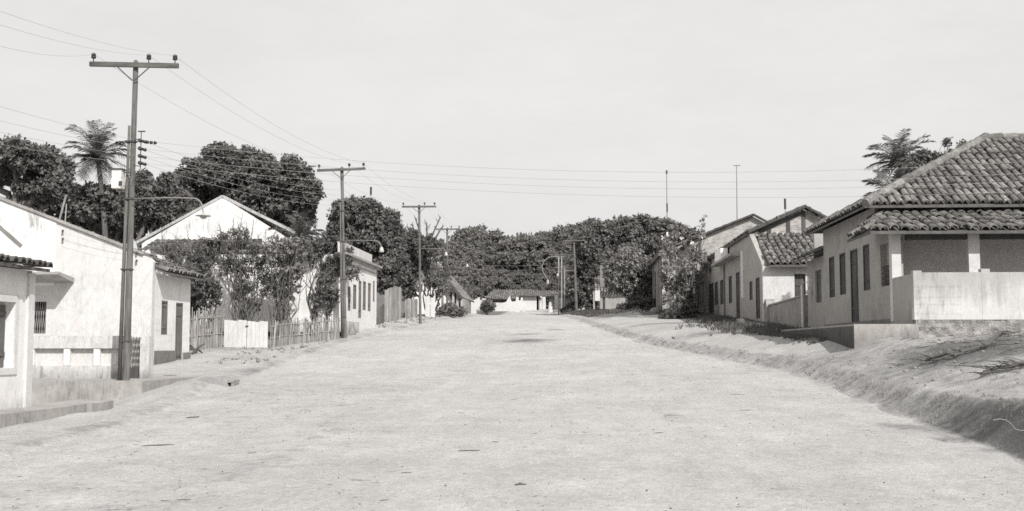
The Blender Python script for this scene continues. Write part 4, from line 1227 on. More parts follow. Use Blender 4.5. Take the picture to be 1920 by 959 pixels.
# ------------------------------------------------------------------ attached house: gabled roof, marquee, white pilaster
YC0, YC1 = 59.25, 75.0
XC = at(1394, 560, YC0).x
hc = thing('gabled_rowhouse', 'row house with flat door canopy, white pilaster and bare brick gable', 'house', (XC + 3, 66, 2.8))
zc0 = 2.2; zcT = 7.35
hh = [sh(1337 - 7, 1337.5, 532, 601, XC, YC1), sh(1340.5, 1345.5, 529, 572, XC, YC1), sh(1350.5, 1357, 525, 571, XC, YC1), sh(1366.5, 1372, 518, 569, XC, YC1), sh(1380, 1386.5, 511, 598, XC, YC1)]
kk = ['door', 'window', 'window', 'window', 'door']
mb = MB(); wall(mb, (XC, YC1), (XC, YC0), zc0, zcT, .25, hh); wall(mb, (XC + .25, YC0), (XC + .3, YC0), zc0, zcT, .25)
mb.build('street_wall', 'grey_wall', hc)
for h, k in zip(hh, kk): opening(hc, (XC, YC1), (XC, YC0), *h, k, 'wood_dark', .03)
pz0_, pz1_ = at(1394, 559, YC0).z, at(1394, 472, YC0).z
MB().box((at(1390, 520, YC0).x - .02, YC0 - .08, pz0_), (at(1399, 520, YC0).x, YC0 - .002, pz1_)).build('pilaster', 'sunlit_white', hc)  # extra whiteness stands in for sunlight on this strip
cy0, cy1 = 60.0, 68.5; cz_ = atX(1365, 485, XC - .3).z
MB().box((XC - .55, cy0, cz_ - .06), (XC - .002, cy1, cz_ + .08)).build('canopy', 'cement', hc)
MB().box((XC - .5, 64.3, cz_ + .082), (XC - .1, 67, cz_ + .72)).build('water_tank', 'sunlit_white', hc)
ry = atX(1358, 540, XC - .05).y
MB().tube([(XC - .05, ry, zc0 + .6), (XC - .05, ry, cz_ - .08)], .06, 7).build('downpipe', 'cement_dark', hc)
# gable over the lean-to
yg = 57.15
gap = at(1508, 393, yg); gl = at(1410, 437, yg); gr = at(1590, 437, yg)
mb = MB(); base_ = min(gl.z, gr.z)
wall(mb, (gl.x, yg), (gr.x, yg), 6.6, base_, .25, [], [(gap.x - gl.x, gap.z)]); mb.build('gable_wall', 'brick', hc)
m = MB()
for u in (1442, 1478, 1507): c = at(u, 430, yg); k = 1 - abs(c.x - gap.x) / (gap.x - gl.x); m.box((c.x - .09, yg - .05, base_ - .2), (c.x + .09, yg - .003, base_ + (gap.z - base_) * k - .05))
m.beam(gl + Vector((.3, -.04, .02)), gap + Vector((0, -.04, -.12)), .06, .14); m.build('gable_timbers', 'wood_dark', hc)
rb = MB(); tv = (gap - gl).normalized(); tl = (gap - gl).length
tile_roof(rb, (gl.x - .25, YC1 + .1, gl.z - .02), (0, -1, 0), tv, [(0, 0), (YC1 - yg + .5, 0), (YC1 - yg + .5, tl + .3), (0, tl + .3)], .3, .55, seed=61)
tv2 = (gap - gr).normalized()
tile_roof(rb, (gr.x, yg - .4, gr.z + .05), (0, 1, 0), tv2, [(0, 0), (YC1 - yg + .5, 0), (YC1 - yg + .5, (gap - gr).length), (0, (gap - gr).length)], .3, .55, seed=62)
cr = rb.build('roof', 'tile_dark', hc)
m = MB(); m.beam(gl + Vector((-.25, -.3, -.02)), gap + Vector((0, -.3, .1)), .25, .1); m.beam(gap + Vector((0, -.3, .1)), gr + Vector((.2, -.3, .05)), .25, .1); m.beam((gl.x - .25, yg - .3, gl.z - .08), (gl.x - .25, YC1, gl.z - .08), .1, .12); m.build('verge', 'wood_dark', cr)
MB().box((XC + .05, YC0, zcT - .02), (XC + .3, YC1, gl.z - .1)).build('wall_plate', 'brick_dark', hc)

# ------------------------------------------------------------------ taller house beyond, its brick gable over the row
YD0, YD1 = 75.3, 90.0
dap = at(1411, 406, YD0); dl = at(1330, 450, YD0); dr = at(1492, 452, YD0)
hd = thing('brick_gable_house', 'taller house with pale brick gable rising behind the row house roof', 'house', (dap.x, 80, 3.2))
XD = at(1303, 500, YD0).x
mb = MB(); wall(mb, (XD, YD0), (dr.x, YD0), 3, dl.z, .25, [], [(dap.x - XD, dap.z)]); mb.build('gable_wall', 'brick', hd)
hh = [sh(1312, 1316, 535, 575, XD, YD1), sh(1319.5, 1323, 533, 602, XD, YD1), sh(1304, 1308, 537, 600, XD, YD1), sh(1297, 1300, 540, 578, XD, YD1)]
mb = MB(); wall(mb, (XD, YD1), (XD, YD0 + .25), 3, dl.z - .05, .25, hh); mb.build('street_wall', 'grey_wall2', hd)
for h, k in zip(hh, ('window', 'door', 'door', 'window')): opening(hd, (XD, YD1), (XD, YD0 + .25), *h, k, 'wood_dark', .03)
rb = MB(); A3 = Vector((XD - .3, YD0, dl.z - .05)); tv = (dap - A3); tv.y = 0
tile_roof(rb, (XD - .3, YD1, dl.z - .05), (0, -1, 0), tv, [(0, 0), (YD1 - YD0 + .3, 0), (YD1 - YD0 + .3, tv.length + .1), (0, tv.length + .1)], .32, .6, seed=71)
dv = rb.build('roof', 'tile_dark', hd)
m = MB(); m.beam(A3 + Vector((0, -.25, .05)), dap + Vector((0, -.25, .1)), .25, .12); m.beam(dap + Vector((0, -.25, .1)), dr + Vector((.3, -.25, 0)), .25, .12); m.build('verge', 'wood_dark', dv)

# ------------------------------------------------------------------ tall facade with pilasters among the trees
XE = 7.4
ye0, ye1 = atX(1243, 540, XE).y, atX(1212, 540, XE).y
he = thing('pilastered_house', 'tall shaded facade with pilasters and doors half hidden by leafy trees', 'house', (XE + 3, ye0 + 6, 5))
ze0 = H(XE, ye0) - .6; zeT = atX(1241, 475, XE).z
hh = [sh(1217 + 5 * i, 1219.6 + 5 * i, 512 - i, 577, XE, ye1) for i in range(4)]
mb = MB(); wall(mb, (XE, ye1), (XE, ye0), ze0, zeT, .3, hh); wall(mb, (XE + .3, ye0), (XE + 7, ye0), ze0, zeT, .3, [], [(3.4, zeT + 1.6)])
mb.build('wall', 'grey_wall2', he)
for h in hh: opening(he, (XE, ye1), (XE, ye0), *h, 'door', 'wood_dark', .12)
m = MB()
for u in (1215, 1226, 1236, 1241): c = atX(u, 540, XE); m.box((XE - .12, c.y - .25, ze0), (XE - .003, c.y + .25, zeT - .3))
m.build('pilasters', 'grey_wall2', he)
m = MB(); m.box((XE - .35, ye0 - .1, zeT - .28), (XE - .003, ye1, zeT - .1)); m.box((XE - .3, ye0 - .05, zeT + .003), (XE + .4, ye1, zeT + .12)); m.build('cornice', 'cement_dark', he)
MB().box((XE - .06, ye0 - .05, ze0), (XE + .26, ye0 - .003, zeT - .1)).build('corner_strip', 'white_stained', he)
m = MB(); m.prism([(XE - .3, ye0, zeT + .13), (XE + 3.6, ye0, zeT + 1.75), (XE + 3.6, ye0, zeT + 1.6), (XE, ye0, zeT + .05)], (0, ye1 - ye0, 0)); m.build('roof', 'tile_dark', he)

# small house at the top of the road
YF = 128.0
hf = thing('small_house', 'small grey house with one bright white wall panel behind the leafy tree', 'house', (at(1150, 570, YF).x, YF + 3, 5.2))
fx0, fx1, fx2 = at(1125, 560, YF).x, at(1131, 560, YF).x, at(1196, 560, YF).x
zf0 = H(fx1, YF) - .6; zfT = at(1150, 548, YF).z
fd0, fd1 = at(1130, 570, YF).x, at(1134.5, 570, YF).x
mb = MB(); wall(mb, (fx0, YF), (fx2, YF), zf0, zfT, .3, [(fd0 - fx0, fd1 - fx0, zf0, at(1131, 558, YF).z)]); wall(mb, (fx0, YF + 8), (fx0, YF + .3), zf0, zfT, .3); mb.build('wall', 'grey_wall2', hf)
opening(hf, (fx0, YF), (fx2, YF), fd0 - fx0, fd1 - fx0, zf0, at(1131, 558, YF).z, 'door', 'wood_dark', .12)
a, b = at(1115.5, 545, YF - 1), at(1125, 564.5, YF - 1); MB().box((a.x, YF - 1, b.z), (b.x, YF - .8, a.z)).build('sunlit_panel', 'white_clean', hf)
MB().box((at(1112, 560, YF).x, YF - .9, zf0), (at(1115, 560, YF).x, YF - .4, zfT)).build('gate_pier', 'grey_wall2', hf)
m = MB(); c = at(1178, 570, YF); 
rb = MB(); 
tile_roof(rb, (fx0 - .6, YF - .7, zfT - .1), (1, 0, 0), (0, 4, 1.9), [(0, 0), (fx2 - fx0 + 1.2, 0), (fx2 - fx0 + 1.2, 4.5), (0, 4.5)], .34, .6, seed=81); rb.build('roof', 'tile_far', hf)
q = at(1128, 520, YF + 1); MB().box((q.x - .2, YF + .8, zf0), (q.x + .25, YF + 1.3, at(1128, 497, YF).z)).build('tall_pier', 'cement_dark', hf)
c = at(1176, 575, 118); m = MB(); z_ = H(c.x, 118)
m.add([(c.x - .55, 118, z_ - .1), (c.x + .45, 118.1, z_ - .1), (c.x + .12, 118.2, at(1175, 562, 118).z), (c.x - .1, 118, at(1175, 560, 118).z), (c.x - .55, 118.3, z_ - .1), (c.x + .45, 118.4, z_ - .1), (c.x + .12, 118.4, at(1175, 562, 118).z), (c.x - .1, 118.3, at(1175, 560, 118).z)], [(0, 1, 2, 3), (7, 6, 5, 4), (0, 3, 7, 4), (1, 5, 6, 2), (3, 2, 6, 7)])
tag(m.build('cloth', 'white_clean', None, smooth=False), 'pale cloth draped over a bush beneath the leafy tree', 'cloth')
# ------------------------------------------------------------------ the end of the street
def far_part(parent, name, mat, fn):
    m = MB(); fn(m); return m.build(name, mat, parent)
def hip(mb, x0, x1, y0, y1, ze, zrid, ridge0, ridge1, seed, pitch=.36):
    ym = (y0 + y1) / 2; v = Vector((0, ym - y0, zrid - ze)); L = v.length
    tile_roof(mb, (x0, y0, ze), (1, 0, 0), v, [(0, 0), (x1 - x0, 0), (ridge1 - x0, L), (ridge0 - x0, L)], pitch, .7, seed=seed)
    mb.add([(x0, y0, ze - .02), (x1, y0, ze - .02), (ridge1, ym, zrid - .02), (ridge0, ym, zrid - .02), (x0, y1, ze - .02), (x1, y1, ze - .02)], [(0, 1, 2, 3), (5, 4, 3, 2), (4, 0, 3), (1, 5, 2)])
YG = 172.0
g = lambda u, v, Y=YG: at(u, v, Y)
hg = thing('farmhouse', 'long low farmhouse with broad tiled roof and open veranda at the street end', 'house', (g(950, 580).x, YG + 3, 7))
ze = g(950, 562.5).z; zri = g(950, 542).z
m = MB(); hip(m, g(908, 562).x, g(1000, 562).x, YG - 1, YG + 9, ze, zri, g(916, 541).x, g(996, 541).x, 91); m.build('roof', 'tile_far', hg)
m = MB(); wall(m, (g(912, 570).x, YG), (g(985, 570).x, YG), 5.5, ze, .3, [(g(924, 570).x - g(912, 570).x, g(949, 570).x - g(912, 570).x, 6.5, ze - .05)]); m.box((g(924, 570).x, YG + 1.6, 5.5), (g(949, 570).x, YG + 1.7, ze)); m.build('wall', 'grey_wall2', hg)
h_ = thing('white_cottage', 'white cottage with hipped tile roof adjoining the long farmhouse', 'house', (g(995, 580, 168).x, 170, 7))
Yh = 168.0
m = MB(); wall(m, (g(981, 570, Yh).x, Yh), (g(1010, 570, Yh).x, Yh), 5.5, g(990, 556.5, Yh).z, .3); m.box((g(1010, 570, Yh).x - .3, Yh, 5.5), (g(1010, 570, Yh).x, Yh + 7, g(990, 556.5, Yh).z)); m.build('wall', 'white_clean', h_)
m = MB(); hip(m, g(977, 557, Yh).x, g(1013, 557, Yh).x, Yh - .6, Yh + 8, g(990, 557, Yh).z, g(990, 542.5, Yh).z, g(978, 541, Yh).x, g(998, 541, Yh).x, 92); m.build('roof', 'tile_far', h_)
# whitewashed yard wall with broken top, and piers
pts = [(921, 569), (932, 567.6), (941, 568.2), (949, 566.5), (952.5, 560), (956, 555), (958, 563), (960, 566), (967, 565), (968, 557.5), (972, 557), (973, 564), (976, 563.5), (977, 558), (980, 558), (980.5, 566), (986, 566)]
Yw = 160.0
top = [at(u, v, Yw) for u, v in pts]; bot = [at(u, 584, Yw) for u, v in pts]
m = MB()
for i in range(len(pts) - 1):
    a, b = top[i], top[i + 1]; za = H(a.x, Yw) - .4
    m.hexa([(a.x, Yw, za), (b.x, Yw, za), (b.x, Yw + .3, za), (a.x, Yw + .3, za)], [a, b, b + Vector((0, .3, 0)), a + Vector((0, .3, 0))])
tag(m.build('yard_wall', 'white_clean', None), 'whitewashed yard wall with broken uneven top below the farmhouse roof', 'wall')
h2_ = thing('tiled_cottage', 'low tiled cottage with dark doorway and white posts beside the thin poles', 'house', (g(1040, 580, 176).x, 178, 7.3))
Y2 = 176.0
m = MB(); x0 = g(1012, 570, Y2).x
wall(m, (x0, Y2), (g(1076, 570, Y2).x, Y2), 5.5, g(1040, 558, Y2).z, .3, [(g(1023.5, 570, Y2).x - x0, g(1030, 570, Y2).x - x0, 5.5, g(1026, 559, Y2).z - .05)]); m.build('wall', 'white_stained', h2_)
m = MB(); hip(m, g(1000, 557, Y2).x, g(1073, 557, Y2).x, Y2 - 1, Y2 + 8, g(1040, 557.5, Y2).z, g(1040, 544, Y2).z, g(1004, 544, Y2).x, g(1068, 544, Y2).x, 93); m.build('roof', 'tile_far', h2_)
for u, v in ((1013, 556), (1020, 557), (1043, 553), (1051, 559)):
    c = at(u, 570, Y2 - 1.5); MB().box((c.x - .25, Y2 - 1.7, 5.5), (c.x + .25, Y2 - 1.3, at(u, v, Y2 - 1.5).z)).build('veranda_post', 'white_clean', h2_)
Yk = 158.0
c = at(1032, 580, Yk); zt_ = at(1032, 568, Yk).z; zb_ = H(c.x, Yk)
m = MB(); m.lathe((c.x, Yk, zb_ - .1), [(.38, 0), (.34, .5), (.22, zt_ - zb_ - .1), (.26, zt_ - zb_), (.05, zt_ - zb_ + .2)], 10)
tag(m.build('gate_pier', 'white_clean', None), 'small whitewashed tapered pier standing at the road end', 'pier')
for u0, u1, v0, Y, lab in ((883, 912, 560, 140, 'crumbling white wall by the round bush at the road end'), (1084, 1096, 561, 150, 'short bright white wall under dark trees past the plain pole')):
    a, b = at(u0, v0, Y), at(u1, v0, Y); zb_ = H(a.x, Y) - .5; m = MB(); R = random.Random(u0)
    n = 7
    for i in range(n):
        xa, xb = a.x + (b.x - a.x) * i / n, a.x + (b.x - a.x) * (i + 1) / n
        m.box((xa, Y, zb_), (xb, Y + .3, a.z + R.uniform(-.25, .15)))
    tag(m.build('low_wall', 'white_clean', None), lab, 'wall')

# ------------------------------------------------------------------ farther houses and fences on the far verge
# tall plank wall after the cornice house
yA = 66.0
a, b = at(722, 600, 69), at(752, 597, 76)
plank_fence('board_wall', 'tall uneven board wall beside the white house with cornice', [(a.x, 69), ((a.x + b.x) / 2 + .1, 72.5), (b.x, 76)], [at(722, 545, 69).z, at(737, 537, 72.5).z, at(751, 540, 76).z], 6, 'plank', .28)
a, b = at(707, 608, 65.2), at(720, 606, 68); 
plank_fence('board_gate', 'narrow dark board gate at the end of the cornice house', [(a.x, 65.3), (b.x, 68)], [at(708, 578, 65.3).z, at(718, 570, 68).z], 7, 'wood', .22, 'gate')
a, b = at(760, 590, 82), at(783, 590, 84)
plank_fence('picket_fence', 'grey picket fence between the board wall and crossarm pole', [(a.x, 82), (b.x, 84)], [at(760, 561, 82).z, at(782, 560, 84).z], 8, 'stick', .22)
a, b = at(797, 592, 88), at(816, 592, 88)
wq = plank_fence('plank_gate', 'whitewashed plank gate with sloping top between two poles', [(a.x, 88), (b.x, 88.05)], [at(797, 554, 88).z, at(816, 561, 88).z], 9, 'white_clean', .36, 'gate')
a, b = at(868, 580, 118), at(882, 580, 122)
plank_fence('picket_fence', 'short picket fence beside the crumbling white wall', [(a.x, 118), (b.x, 122)], [at(868, 560, 118).z, at(882, 558, 122).z], 10, 'stick', .25)
# gabled white house behind the pole
Y6 = 100.0
h6 = thing('white_gable_house', 'white gabled house with sloping dark verge behind two crossarm poles', 'house', (at(825, 580, Y6).x, Y6 + 4, 4.3))
ap = at(806, 488, Y6); el = at(760, 545, Y6); er = at(868, 560, Y6)
mb = MB(); wall(mb, (el.x, Y6), (at(848, 560, Y6).x, Y6), 3.8, el.z - 1, .3, [], [(ap.x - el.x, ap.z)]); mb.build('gable_wall', 'white', h6)
rb = MB(); tv = ap - er; tv.y = 0
tile_roof(rb, (er.x, Y6 - .8, er.z), (0, 1, 0), tv, [(0, 0), (11, 0), (11, tv.length), (0, tv.length)], .34, .6, seed=96)
tv = ap - el; tv.y = 0
tile_roof(rb, (el.x, Y6 + 10, el.z), (0, -1, 0), tv, [(0, 0), (10.8, 0), (10.8, tv.length), (0, tv.length)], .34, .6, seed=97)
r6 = rb.build('roof', 'tile_far', h6)
m = MB(); m.beam(ap + Vector((0, -.85, .05)), er + Vector((0, -.85, 0)), .2, .25); m.build('verge', 'wood_dark', r6)
m = MB(); c = at(870, 570, Y6 - .5)
for u in (850, 858, 866): c = at(u, 570, Y6 - .5); m.box((c.x - .1, Y6 - .6, 3.8), (c.x + .1, Y6 - .4, er.z + (ap.z - er.z) * (868 - u) / 62 - .1))
m.build('veranda_posts', 'plank', h6)

# ------------------------------------------------------------------ trees
def gz_(x, y): return H(x, y) - .1
def px_tree(label, u, Y, items, n, size, seed, mat='leaf_dark', **k):
    p = at(u, 600, Y)
    return tree(k.pop('name', 'tree'), label, (p.x, Y, gz_(p.x, Y)), px_lobes(Y, items, k.pop('depth', 1.0), seed), n, size, seed, mat, **k)
px_tree('dark mango tree with sky gaps under its crown, over the streaked white gable', 20, 62, [(30, 300, 60, 38), (85, 318, 48, 42), (-40, 320, 60, 60), (110, 350, 24, 34), (75, 362, 45, 26)], 46000, .25, 1, 'leaf_dark', per=34, fork=.75, trunk_r=.35)
px_tree('low dark leafy tree behind the coconut palm and white gable', 190, 70, [(110, 385, 62, 38), (60, 385, 40, 25), (180, 390, 60, 45), (240, 395, 50, 48), (190, 430, 70, 40)], 48000, .27, 2, 'leaf_dark', per=34)
px_tree('dark leafy tree with a tall tuft between the tallest pole and broad mango tree', 270, 66, [(268, 352, 24, 28), (295, 385, 50, 45), (318, 350, 22, 24), (260, 405, 45, 40), (330, 400, 40, 50)], 40000, .25, 3, 'leaf_dark', per=34)
px_tree('broad domed mango tree towering over the bare white gable', 470, 80, [(414, 298, 38, 26), (385, 335, 52, 40), (460, 330, 65, 48), (535, 340, 55, 42), (572, 365, 34, 34), (500, 390, 80, 50), (420, 385, 70, 45), (552, 410, 42, 45), (463, 295, 20, 16), (355, 372, 30, 34)], 105000, .27, 4, 'leaf_dark', per=40, trunk_r=.5, k=(.2, .34))
px_tree('dense upright dark tree behind the white house with cornice', 690, 77, [(650, 402, 34, 30), (690, 402, 34, 28), (725, 425, 30, 32), (640, 440, 34, 40), (690, 455, 50, 48), (735, 470, 24, 36), (715, 520, 36, 38), (660, 500, 40, 40)], 70000, .25, 5, 'leaf_dark', per=34, k=(.22, .36))
px_tree('small leafy tree crowding the board wall and crossarm pole', 765, 84, [(768, 460, 26, 34), (775, 505, 30, 36), (760, 540, 26, 26), (800, 470, 20, 26)], 15000, .24, 6, 'leaf_dark', per=26)
# bare-tipped tree by the pole
t = shrub('bare_tree', 'sparse tree with bare upswept branch tips over the plank gate', (at(808, 590, 90).x, 90, gz_(at(808, 590, 90).x, 90)), px_lobes(90, [(800, 520, 26, 28), (820, 545, 26, 24), (836, 520, 18, 22), (812, 480, 14, 18)], seed=7), 2800, .26, 7, 'leaf_mid', 10, cat='tree', stem_r=.09)
R = random.Random(4); m = MB()
for u0, v0, u1, v1 in ((800, 470, 826, 407), (795, 460, 778, 408), (790, 470, 772, 420), (803, 450, 800, 418), (812, 455, 830, 425), (790, 455, 762, 425)):
    a, b = at(u0, v0, 90), at(u1, v1, 90); m.tube([a, a.lerp(b, .5) + Vector((R.gauss(0, .1), 0, .1)), b], [.1, .07, .05], 5)
    for k in range(5):
        c = a.lerp(b, .45 + .13 * k); m.tube([c, c + Vector((R.gauss(0, .22), R.gauss(0, .2), .28))], [.035, .02], 4)
m.build('bare_branches', 'trunk', t)
# street-side trees of the shaded row
px_tree('pale leafy tree in front of the pilastered facade', 1180, 108, [(1178, 495, 34, 32), (1160, 530, 28, 30), (1198, 535, 34, 34), (1215, 505, 18, 20), (1145, 510, 14, 22), (1200, 565, 26, 18)], 30000, .25, 11, 'leaf_light', per=26, trunk_r=.2, depth=.9)
px_tree('spreading dark tree over the small house at the road top', 1110, 140, [(1100, 470, 26, 40), (1090, 520, 24, 40), (1120, 520, 26, 40), (1105, 560, 26, 24), (1075, 545, 18, 20)], 26000, .4, 12, 'leaf_dark', per=26)
px_tree('big rounded tree whose crown rises behind the pilastered facade', 1205, 150, [(1200, 432, 44, 26), (1245, 440, 40, 28), (1160, 440, 36, 26), (1285, 455, 32, 30), (1215, 470, 60, 30), (1130, 445, 26, 34), (1310, 470, 24, 28)], 60000, .42, 13, 'leaf_mid', per=34, depth=1.0, k=(.2, .32))
px_tree('light street tree with white painted leaf highlights and thin stems before the brick gable house', 1290, 73.5, [(1278, 500, 24, 26), (1308, 490, 22, 24), (1262, 470, 16, 22), (1296, 530, 28, 26), (1326, 500, 12, 18), (1316, 440, 7, 14), (1318, 420, 4, 12), (1270, 540, 24, 22), (1251, 475, 15, 24), (1249, 520, 15, 26), (1256, 560, 16, 20), (1262, 432, 10, 10)], 7000, .18, 14, 'leaf_light', name='flowering_tree', per=16, trunk_r=.09, fork=.2, inner=.1, k=(.3, .5))
o = [x for x in bpy.data.objects if x.name.startswith('flowering_tree')][0]
R_ = np.random.default_rng(5)
pts = [at(u + R_.normal() * 4, v + R_.normal() * 4, 73) for u, v in ((1252, 452), (1262, 466), (1256, 480), (1268, 492), (1250, 496), (1276, 450), (1300, 452), (1318, 448), (1286, 514), (1304, 446), (1262, 512), (1296, 518), (1254, 508), (1266, 456), (1258, 522))]
v, q = leaves(R_, [tuple(p) for p in pts], [(.2, .2, .16)] * len(pts), 260, .2, .3)
link_mesh('leaf_highlights', v, q, 'leaf_highlight', o)  # white flecks paint leaf highlights and sky gaps into the crown
shr = lambda label, Y, items, n, size, seed, mat='leaf_shrub', u=None, **k: shrub(k.pop('name', 'shrub'), label, (lambda p: (p.x, Y, gz_(p.x, Y)))(at(u if u else items[0][0], 600, Y)), px_lobes(Y, items, .9, seed), n, size, seed, mat, **k)
shr('dark bushy shrub on the verge before the shaded row houses', 70, [(1262, 592, 20, 20), (1252, 600, 16, 12), (1280, 590, 16, 22), (1274, 575, 14, 16)], 7000, .2, 21, 'leaf_dark', name='verge_shrub')
shr('tall leafy shrub against the brick gable house wall', 72.5, [(1286, 580, 16, 22), (1298, 594, 14, 14), (1280, 600, 14, 10), (1292, 562, 9, 12)], 3600, .2, 22, 'leaf_dark', name='wall_shrub')
shr('dark shrubs massed under the leafy tree by the pilastered facade', 104, [(1200, 582, 26, 14), (1222, 575, 20, 16), (1185, 588, 16, 8), (1170, 580, 12, 10)], 7000, .3, 23, 'leaf_dark', name='shrub')
shr('round bush beside the crumbling white wall', 138, [(915, 572, 9, 11), (909, 578, 8, 8), (921, 578, 8, 7)], 3200, .3, 24, 'leaf_shrub', name='bush')
shr('dark bush at the foot of the thin poles', 140, [(1068, 580, 10, 9), (1078, 576, 8, 12), (1060, 584, 8, 6)], 2600, .3, 25, 'leaf_dark', name='bush')
shr('scrubby bush under the sloping verge of the white gabled house', 96, [(842, 582, 12, 10), (830, 588, 10, 7), (858, 586, 12, 6)], 3000, .28, 26, 'leaf_shrub', name='bush')
# the overgrown garden behind the stick fence
G = 'shrubs in the overgrown garden'
shr('dark shrub filling the corner behind the gabled house eave', 48, [(375, 530, 26, 40), (395, 560, 22, 30), (360, 570, 20, 26), (385, 490, 26, 26)], 9000, .15, 31, 'leaf_dark', u=375, group=G, stems=12)
shr('tall many-stemmed shrub with bare twigs against the white gable', 52, [(452, 470, 34, 44), (430, 510, 30, 36), (480, 520, 34, 50), (462, 560, 26, 32), (425, 455, 22, 24)], 5200, .15, 32, 'leaf_shrub', u=462, group=G, stems=40, stem_r=.03, inner=.15)
shr('shrub of pale long leaves at the middle of the overgrown garden', 51, [(515, 480, 34, 36), (545, 505, 34, 40), (520, 545, 34, 34), (560, 465, 26, 24)], 5600, .18, 33, 'leaf_light', u=525, group=G, stems=30, inner=.2)
shr('bushy small tree leaning over the stick fence by the pole', 54, [(600, 480, 36, 36), (625, 510, 34, 34), (590, 530, 36, 34), (640, 480, 20, 28), (660, 515, 16, 14), (610, 560, 30, 24)], 14000, .16, 34, 'leaf_dark', u=605, group=G, stems=14, stem_r=.06)
shr('twiggy thin shrub rising before the tiled lean-to', 55, [(340, 480, 34, 20), (390, 470, 36, 20), (310, 470, 26, 14), (420, 490, 24, 24), (350, 520, 30, 24)], 4200, .15, 35, 'leaf_shrub', u=370, group=G, stems=34, inner=.1)
bn = at(583, 440, 55.5)
palm('garden_palm', 'small drooping feathery palm at the end of the white gable', (bn.x, 55.5, gz_(bn.x, 55.5)), (at(560, 452, 55.5).x, 55.5, at(560, 452, 55.5).z), 12, 1.7, 5, .1)
R = random.Random(12); m = MB()
for u0, v0, u1, v1 in ((360, 480, 352, 432), (425, 470, 428, 428), (440, 480, 447, 420), (455, 480, 468, 436), (468, 475, 476, 410), (478, 480, 484, 440), (490, 480, 498, 430), (405, 470, 398, 446), (388, 470, 384, 450), (320, 475, 330, 440), (310, 475, 302, 430), (508, 480, 512, 445), (345, 520, 316, 448), (352, 505, 322, 470), (415, 470, 410, 415), (395, 480, 402, 440), (445, 470, 455, 400), (470, 470, 462, 418), (500, 480, 520, 420), (380, 470, 372, 440), (300, 478, 294, 455), (430, 460, 438, 408), (335, 470, 345, 446)):
    a, b = at(u0, v0, 54.5), at(u1, v1, 54.5); m.tube([a, a.lerp(b, .5) + Vector((R.gauss(0, .06), R.gauss(0, .1), 0)), b], [.03, .024, .012], 4)
    for k in range(4):
        c = a.lerp(b, .35 + .16 * k); m.tube([c, c + Vector((R.gauss(0, .2), R.gauss(0, .15), R.uniform(.1, .3)))], [.014, .006], 4)
o = [x for x in bpy.data.objects if x.get('label', '').startswith('twiggy thin')][0]
m.build('bare_twigs', 'trunk', o)
# coconut palms
pt = at(183, 293, 68); palm('coconut_palm', 'tall coconut palm standing clear above the low dark trees', (pt.x + .8, 68, gz_(pt.x, 68)), pt, 30, 2.6, 3, .15)
pt = at(1686, 305, 75); palm('coconut_palm', 'ragged coconut palm rising behind the hip-roofed corner house', (pt.x + .4, 75, gz_(pt.x, 75)), pt, 40, 2.5, 8, .15, fr_mat='leaf_mid')
pt = at(1672, 370, 47); palm('coconut_palm', 'low drooping palm just showing over the corner house eave', (pt.x + .3, 47, gz_(pt.x, 47)), pt, 14, 1.7, 9, .12)
px_tree('small open-branched tree with tufted tips behind the corner house ridge', 1760, 50, [(1740, 300, 26, 14), (1715, 318, 20, 14), (1775, 298, 18, 12), (1806, 285, 11, 15), (1775, 268, 9, 6), (1750, 325, 34, 16), (1725, 300, 14, 10), (1790, 312, 16, 10), (1700, 335, 20, 12)], 6500, .17, 15, 'leaf_mid', per=12, trunk_r=.1, inner=.1, k=(.25, .45))

# ------------------------------------------------------------------ the wooded slope that closes the street
protos = []
for i in range(5):
    R = np.random.default_rng(100 + i)
    lob = [(0, 0, 6.5, 3.4, 3.4, 2.6)]
    for j in range(6): lob.append((R.normal() * 1.9, R.normal() * 1.9, 5.2 + R.uniform(-1, 2.6), R.uniform(1.6, 2.6), R.uniform(1.6, 2.6), R.uniform(1.3, 2.1)))
    t = tree('hillside_tree', 'bushy dark tree in the wooded slope closing the street', (0, 0, 0), lob, 11000, .5, 200 + i, 'leaf_far', 16, 'trees on the wooded slope', .3, fork=.3)
    protos.append(t)
sky_ = [(840, 455), (862, 440), (880, 428), (905, 421), (930, 430), (950, 438), (970, 436), (990, 444), (1010, 442), (1030, 430), (1050, 424), (1075, 424), (1095, 418), (1115, 408), (1135, 412), (1155, 405), (1180, 412), (1205, 410), (1240, 415), (1275, 425), (1300, 440), (1330, 450), (1360, 455)]
R = random.Random(77); first = [True] * 5; cnt = 0
def put(u, vtop, Y, h):
    global cnt
    i = R.randrange(5)
    p = at(u, vtop, Y); z = H(p.x, Y) - .3
    s = (p.z - z) / 9.3
    if s < .45: s = .45
    if s > 1.9: z = p.z - 9.3 * 1.9; s = 1.9
    o = protos[i] if first[i] else copy_tree(protos[i]); first[i] = False
    o.location = (p.x, Y, z); o.scale = (s * R.uniform(.85, 1.15),) * 2 + (s,); o.rotation_euler = (0, 0, R.uniform(0, 6.28)); cnt += 1
    return o
for u, v in sky_: put(u + R.uniform(-4, 4), v + 3, R.uniform(228, 250), 0)
for k, (v0, Y0) in enumerate(((458, 216), (482, 204), (508, 194), (530, 186))):
    u = 850 + 7 * k
    while u < 1330 - 10 * k:
        put(u, v0 + R.uniform(-13, 13), Y0 + R.uniform(-5, 5), 0); u += R.uniform(24, 34)
for u, v, Y in ((880, 540, 150), (862, 530, 130), (900, 525, 165), (1090, 500, 165), (1110, 480, 170), (1150, 470, 160), (870, 500, 160), (845, 515, 120), (1330, 465, 140), (1090, 540, 150), (1105, 555, 140)):
    put(u, v, Y, 0)
